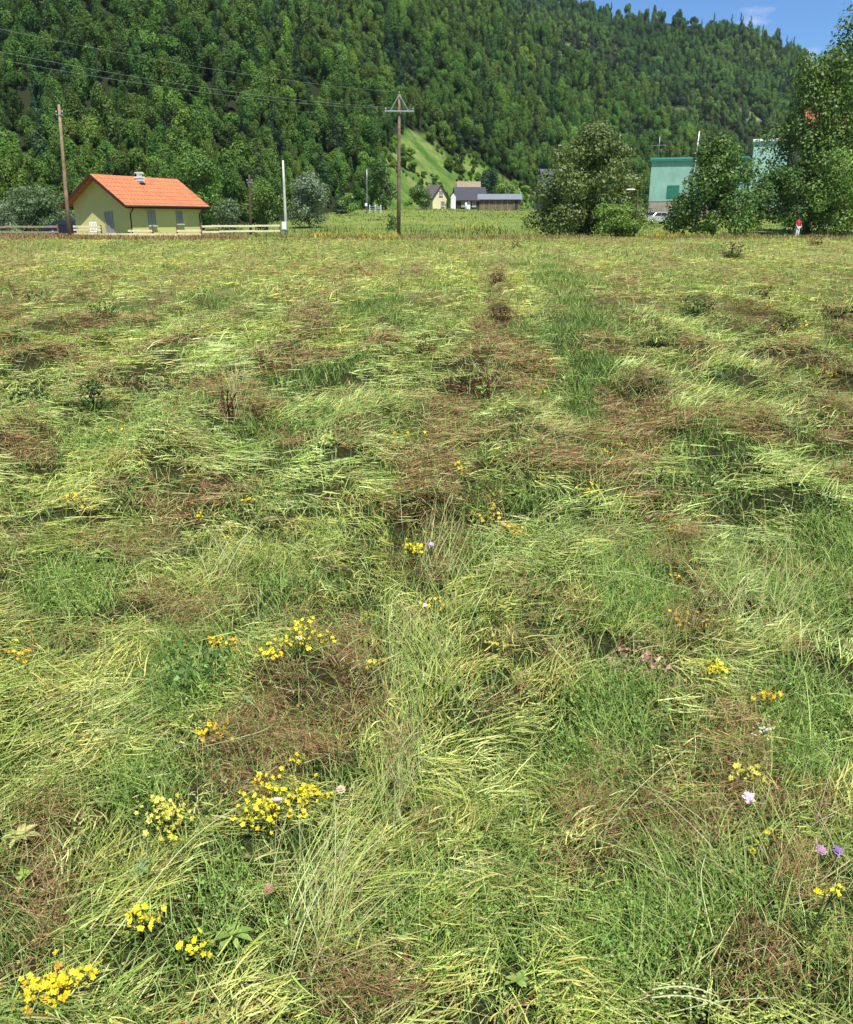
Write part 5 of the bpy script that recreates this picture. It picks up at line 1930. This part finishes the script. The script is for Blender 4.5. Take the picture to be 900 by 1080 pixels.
# ------------------------------------------------------------------ standing weeds and dark tufts
def weed(px, py, h, label, cols, name='dock_plant', cat='weed', nl=26, w=.10, stems=3, group=None, mat_=None):
    """a plant cut round: a few stems set with leaves or seed whorls"""
    c = G(px, py)
    root = empty(name, Vector((c.x, c.y, gz(c.x, c.y))), label, cat, group=group)
    lv, lf, lt, n = [], [], [], 0
    for k in range(stems):
        tip = Vector((random.gauss(0, .35) * h * .6, random.gauss(0, .2) * h * .5, h * random.uniform(.75, 1.0)))
        mid = tip * .5 + Vector((random.gauss(0, .03), 0, 0))
        MB().tube([(0, 0, -.03), mid, tip], [.008, .006, .003], 5).build('stem', M_brownhead if cols[0][0] > cols[0][1] else M_stem, root)
        m = nl
        t = rng.uniform(.1, 1, m)
        cen = np.array([tuple(Vector((0, 0, 0)).lerp(mid, q * 2) if q < .5 else mid.lerp(tip, q * 2 - 1)) for q in t]) + rng.normal(0, w * .22, (m, 3)) * (1.1 - t[:, None] * .6)
        V, F = cards(cen, rng.normal(0, 1, (m, 3)), rng.uniform(.35, 1, m) * w, .25)
        lv.append(V)
        lf.append(F + n)
        n += len(V)
        lt.append(np.repeat(pick(np.array(cols), m, .2), 4, 0))
    link('foliage', np_mesh('foliage', np.concatenate(lv), np.concatenate(lf), mat_ or M_clover, np.concatenate(lt)), root)
    return root


BRN = [(.15, .08, .045), (.21, .12, .065), (.10, .055, .035)]
DKG = [(.07, .13, .03), (.05, .10, .025), (.11, .17, .04)]


def tuft(px, py, h, rad, label, cols, n=260, name='dry_tuft', w=.006, group=None, flat=.0, m=None):
    """a bunch of thin blades and seed sprays left standing: fans out from one root"""
    c = G(px, py)
    root = empty(name, Vector((c.x, c.y, gz(c.x, c.y))), label, 'tuft', group=group)
    x, y = rng.normal(0, rad * .4, n), rng.normal(0, rad * .4, n)
    pit = rng.uniform(.25, 1.4, n) * (1 - flat)
    V, F, per = ribbons(x, y, np.zeros(n) - .02, rng.uniform(0, 2 * pi, n), rng.uniform(.4, 1.05, n) * h, rng.uniform(.5, 1.2, n) * w, pit, pit - rng.uniform(.3, 1.6, n), rng.normal(0, .5, n), rng.normal(0, .7, n), 4)
    m = m or (M_clover if name.startswith('leafy') or name.startswith('dock') else M_dry)
    link('blades', np_mesh('blades', V, F, m, np.repeat(pick(np.array(cols), n, .2), per, 0)), root)
    # sprays of seed at the ends
    k = n // 2
    a = rng.uniform(0, 2 * pi, k)
    rr = rad * np.sqrt(rng.random(k)) * 1.1
    zc = h * rng.uniform(.25, .95, k) * (1 - flat * .7)
    V, F = cards(np.stack([np.cos(a) * rr, np.sin(a) * rr, zc], -1), rng.normal(0, 1, (k, 3)), rng.uniform(.4, 1, k) * w * 3, .3)
    link('seed_spray', np_mesh('seed_spray', V, F, m or M_dry, np.repeat(pick(np.array(cols), k, .25), 4, 0)), root)
    return root


tuft(101, 441, .30, .09, 'upright dark green dock plant left of the field middle', DKG, 220, 'dock_plant', .016)
tuft(36, 440, .16, .14, 'low dark green weed near the left edge of the field', DKG, 260, 'leafy_tuft', .014)
tuft(170, 325, .34, .10, 'dark brown dried stalk bunch in the left part of the far field', BRN, 120, w=.010)
weed(243, 452, .34, 'tall thin brown seed stalk in the brown grass left of the middle', BRN, nl=60, w=.022, stems=6, mat_=M_dry)
tuft(527, 343, .27, .16, 'dark red brown tuft standing on the middle swath', [(.10, .05, .03), (.15, .08, .045), (.06, .032, .022)], 700, w=.012)
tuft(525, 300, .26, .18, 'smaller brown tuft behind the dark red brown one on the middle swath', BRN, 320, w=.016)
tuft(545, 262, .4, .25, 'tiny dark tuft farthest along the middle swath', BRN, 140, w=.03)
tuft(772, 274, .7, .45, 'dark green and brown weed in the far right of the field', DKG + BRN, 260, 'leafy_tuft', .035)
tuft(690, 369, .13, .17, 'black clod like tuft lying in bright green grass on the right', [(.014, .018, .010), (.025, .03, .014)], 700, 'dark_tuft', .016, flat=.5)
tuft(449, 372, .26, .14, 'dark straw tuft left of the middle swath', DKG + BRN, 260, w=.010)
tuft(493, 412, .14, .17, 'dark brown clump beside the left foot of the brown fan', [(.09, .05, .03), (.06, .035, .022)], 420, w=.010, flat=.3)
weed(517, 428, .34, 'thin brown stalk standing in front of the brown fan', BRN, nl=30, w=.022, mat_=M_dry)
tuft(735, 336, .36, .26, 'dark green weed at the left end of the heaped brown swath', DKG, 360, 'leafy_tuft', .018)
tuft(822, 356, .28, .22, 'dark olive weed at the right end of the heaped brown swath', DKG + BRN, 300, 'leafy_tuft', .018)
tuft(112, 345, .26, .20, 'dark green tuft beside the brown heap in the left far field', DKG, 260, 'leafy_tuft', .016)
tuft(35, 322, .24, .2, 'dark tuft at the left edge of the far field', DKG, 160, 'leafy_tuft', .02)
tuft(888, 342, .3, .28, 'dark weed at the right edge of the far field', DKG + BRN, 300, 'leafy_tuft', .02)
tuft(800, 318, .34, .25, 'small dark weed on the brown row in the far right field', DKG + BRN, 160, 'leafy_tuft', .025)
tuft(860, 259, .6, .35, 'brown weed near the trees at the right far edge of the field', BRN, 160, w=.04)
tuft(212, 742, .17, .10, 'dark leaved weed left of the brown mat', [(.11, .20, .05), (.15, .26, .07), (.08, .15, .04)], 320, 'leafy_weed', .008, m=M_clover)
tuft(672, 716, .045, .11, 'flat patch of dry pink brown leaves in the clover lane', [(.42, .27, .20), (.30, .18, .13), (.52, .37, .28)], 380, 'dead_leaf_clump', .009, flat=.6)


def rosette(px, py, n, ln, label, cols, name='broad_leaved_plant', tilt=.5):
    """broad pointed leaves spreading from one root"""
    c = G(px, py)
    root = empty(name, Vector((c.x, c.y, gz(c.x, c.y) + .05)), label, 'plant')
    for i in range(n):
        a = 2.399 * i + random.gauss(0, .3)
        L = ln * random.uniform(.6, 1.1)
        V, F = [], []
        pit = random.uniform(.1, tilt + .4)
        col = np.array(cols[i % len(cols)]) * random.uniform(.8, 1.15)
        w_ = L * random.uniform(.16, .24)
        d = Vector((cos(a), sin(a), 0))
        s_ = Vector((-sin(a), cos(a), 0))
        p = Vector((0, 0, 0))
        for k in range(7):
            t = k / 6
            ww = w_ * (sin(pi * min(1, .08 + t * .92)) ** .8) * (1 if k < 6 else .1)
            V += [p - s_ * ww + Vector((0, 0, ww * .35)), p - Vector((0, 0, .0)), p + s_ * ww + Vector((0, 0, ww * .35))]
            p = p + (d * cos(pit - t * .9) + Vector((0, 0, sin(pit - t * .9)))) * L / 6
        for k in range(6):
            F += [(3 * k, 3 * k + 1, 3 * k + 4, 3 * k + 3), (3 * k + 1, 3 * k + 2, 3 * k + 5, 3 * k + 4)]
        link('leaf', np_mesh('leaf', np.array([tuple(v) for v in V]), np.array(F), M_clover, np.tile(col, (len(V), 1)), True), root)
    return root


LFG = [(.26, .38, .09), (.32, .43, .12), (.21, .33, .075)]
rosette(250, 1032, 15, 0.045, 'fresh broad leaved plant near the bottom left of the middle', LFG)
rosette(22, 896, 9, 0.055, 'pale yellowing broad leaves near the left edge', [(.52, .50, .20), (.46, .48, .17), (.40, .46, .15)])
rosette(27, 934, 10, 0.025, 'small lime green leaf rosette in straw at the left edge', [(.33, .50, .08), (.28, .45, .07)])
rosette(152, 940, 12, 0.030, 'grey green leaf rosette in combed grass at lower left', [(.22, .33, .14), (.26, .36, .17)])
rosette(265, 778, 11, 0.028, 'bluish green leaf tuft in the middle of the brown mat', [(.20, .34, .14), (.25, .38, .17)])
rosette(545, 535, 20, 0.072, 'glossy green broad leaved plant right of the top of the middle swath', LFG)
rosette(350, 490, 16, 0.077, 'broad green leaves left of the middle swath in the mid field', LFG)
rosette(560, 745, 14, 0.028, 'short broad green leaves in the combed grass right of the middle', LFG)
rosette(740, 640, 10, 0.033, 'pale green leaf pair at the left edge of the right brown strip', [(.42, .52, .25), (.34, .47, .18)])
rosette(705, 845, 12, 0.025, 'low leafy rosette in the clover lane left of the pink flower', LFG)
rosette(640, 1000, 13, 0.028, 'dark leaf rosette near the bottom right of the middle', [(.13, .26, .06), (.17, .30, .08)])
rosette(545, 1040, 13, 0.033, 'leafy clover rosette at the bottom edge right of the middle', LFG)
rosette(110, 600, 13, 0.066, 'broad pale leaves in the grass at the left halfway up', LFG)
rosette(510, 420, 16, 0.099, 'bright green leaf fan at the foot of the brown fan', [(.30, .48, .10), (.26, .42, .09)])
rosette(795, 500, 14, 0.066, 'bright leaf plant under the dark swath edge on the right', LFG)

# plantain stalks with pale pods lying at the bottom right
M_pod = plain('pale_pod', (.42, .49, .22), .7, .2, .2, 40)
M_stalk = plain('pale_stalk', (.46, .50, .24), .7, .2, .25, 30)
for (xa, ya), (xb, yb), lab in (((690, 1026), (760, 1034), 'upper pale pod stalk lying at the bottom right'), ((690, 1034), (768, 1046), 'lower pale pod stalk lying at the bottom right')):
    a, b = G(xa, ya, .10), G(xb, yb, .10)
    za = gz(a.x, a.y)
    root = empty('pod_stalk', Vector((a.x, a.y, za)), lab, 'stalk')
    d = Vector((b.x - a.x, b.y - a.y, 0))
    pts = [Vector((0, 0, .085)) + d * t + Vector((0, 0, .02 * sin(t * 3))) for t in (0, .25, .5, .75, 1)]
    MB().tube(pts, [.0018, .0018, .0016, .0014, .001], 5).build('stem', M_stalk, root)
    for k in range(9):
        t = .12 + k * .095
        q = Vector((0, 0, .085)) + d * t + Vector((0, 0, .02 * sin(t * 3))) + Vector((random.gauss(0, .001), .005 * (-1) ** k, .002))
        MB().ball(q, (.0042, .0028, .0028), 7, 5).build('pod', M_pod, root, True)


def stalk(pts, label, m=M_stalk, r=.0016):
    """one stem through points given as px, py, height"""
    W_ = []
    for px, py, h in pts:
        g0 = G(px, py, h)
        W_.append(Vector((g0.x, g0.y, gz(g0.x, g0.y) + h)))
    fine = []
    for i in range(len(W_) - 1):
        a_, b_ = W_[max(i - 1, 0)], W_[i]
        c_, d_ = W_[i + 1], W_[min(i + 2, len(W_) - 1)]
        for k in range(6):
            q = k / 6
            fine.append(.5 * ((2 * b_) + (c_ - a_) * q + (2 * a_ - 5 * b_ + 4 * c_ - d_) * q * q + (3 * b_ - a_ - 3 * c_ + d_) * q ** 3))
    W_ = fine + [W_[-1]]
    o = MB().tube([w - W_[0] for w in W_], [r * (1 - .6 * i / len(W_)) for i in range(len(W_))], 6).build('grass_stalk', m, None, True)
    o.location = W_[0]
    return prop(o, label, 'stalk')


stalk([(400, 855, .0), (330, 960, .1), (305, 1030, .05)], 'long straw stalk crossing below the largest yellow clump')
stalk([(640, 860, .02), (660, 838, .10), (690, 815, .12), (722, 798, .10)], 'pale green forked stalk standing in the clover lane')
stalk([(425, 570, .05), (424, 545, .2), (422, 520, .25)], 'single straight pale stalk rising from the middle swath')
stalk([(490, 665, .03), (505, 630, .15), (522, 590, .26), (512, 570, .27)], 'long bent pale stalk leaning right of the middle swath')
stalk([(215, 806, .06), (250, 805, .10), (280, 795, .09), (290, 785, .07)], 'curved straw coloured stem across the brown mat')
stalk([(625, 618, .05), (660, 614, .09), (700, 617, .1), (735, 628, .06)], 'long thin straw curving over the right clover lane')
stalk([(60, 1075, .05), (190, 920, .10), (262, 870, .10)], 'long diagonal straw from the bottom left towards the yellow clump', r=.0017)
stalk([(300, 1070, .0), (320, 990, .12), (340, 940, .18)], 'upright straw stem at the bottom left of the middle')
stalk([(350, 1040, .0), (330, 985, .15), (310, 935, .2)], 'crossing straw stem beside the brown pink seed head')
stalk([(755, 1000, .02), (740, 930, .10), (745, 900, .12)], 'thin upright green stalk left of the bottom right corner')
stalk([(700, 1060, .03), (760, 1052, .08), (820, 1056, .08)], 'pale stalk lying flat below the pod stalks')
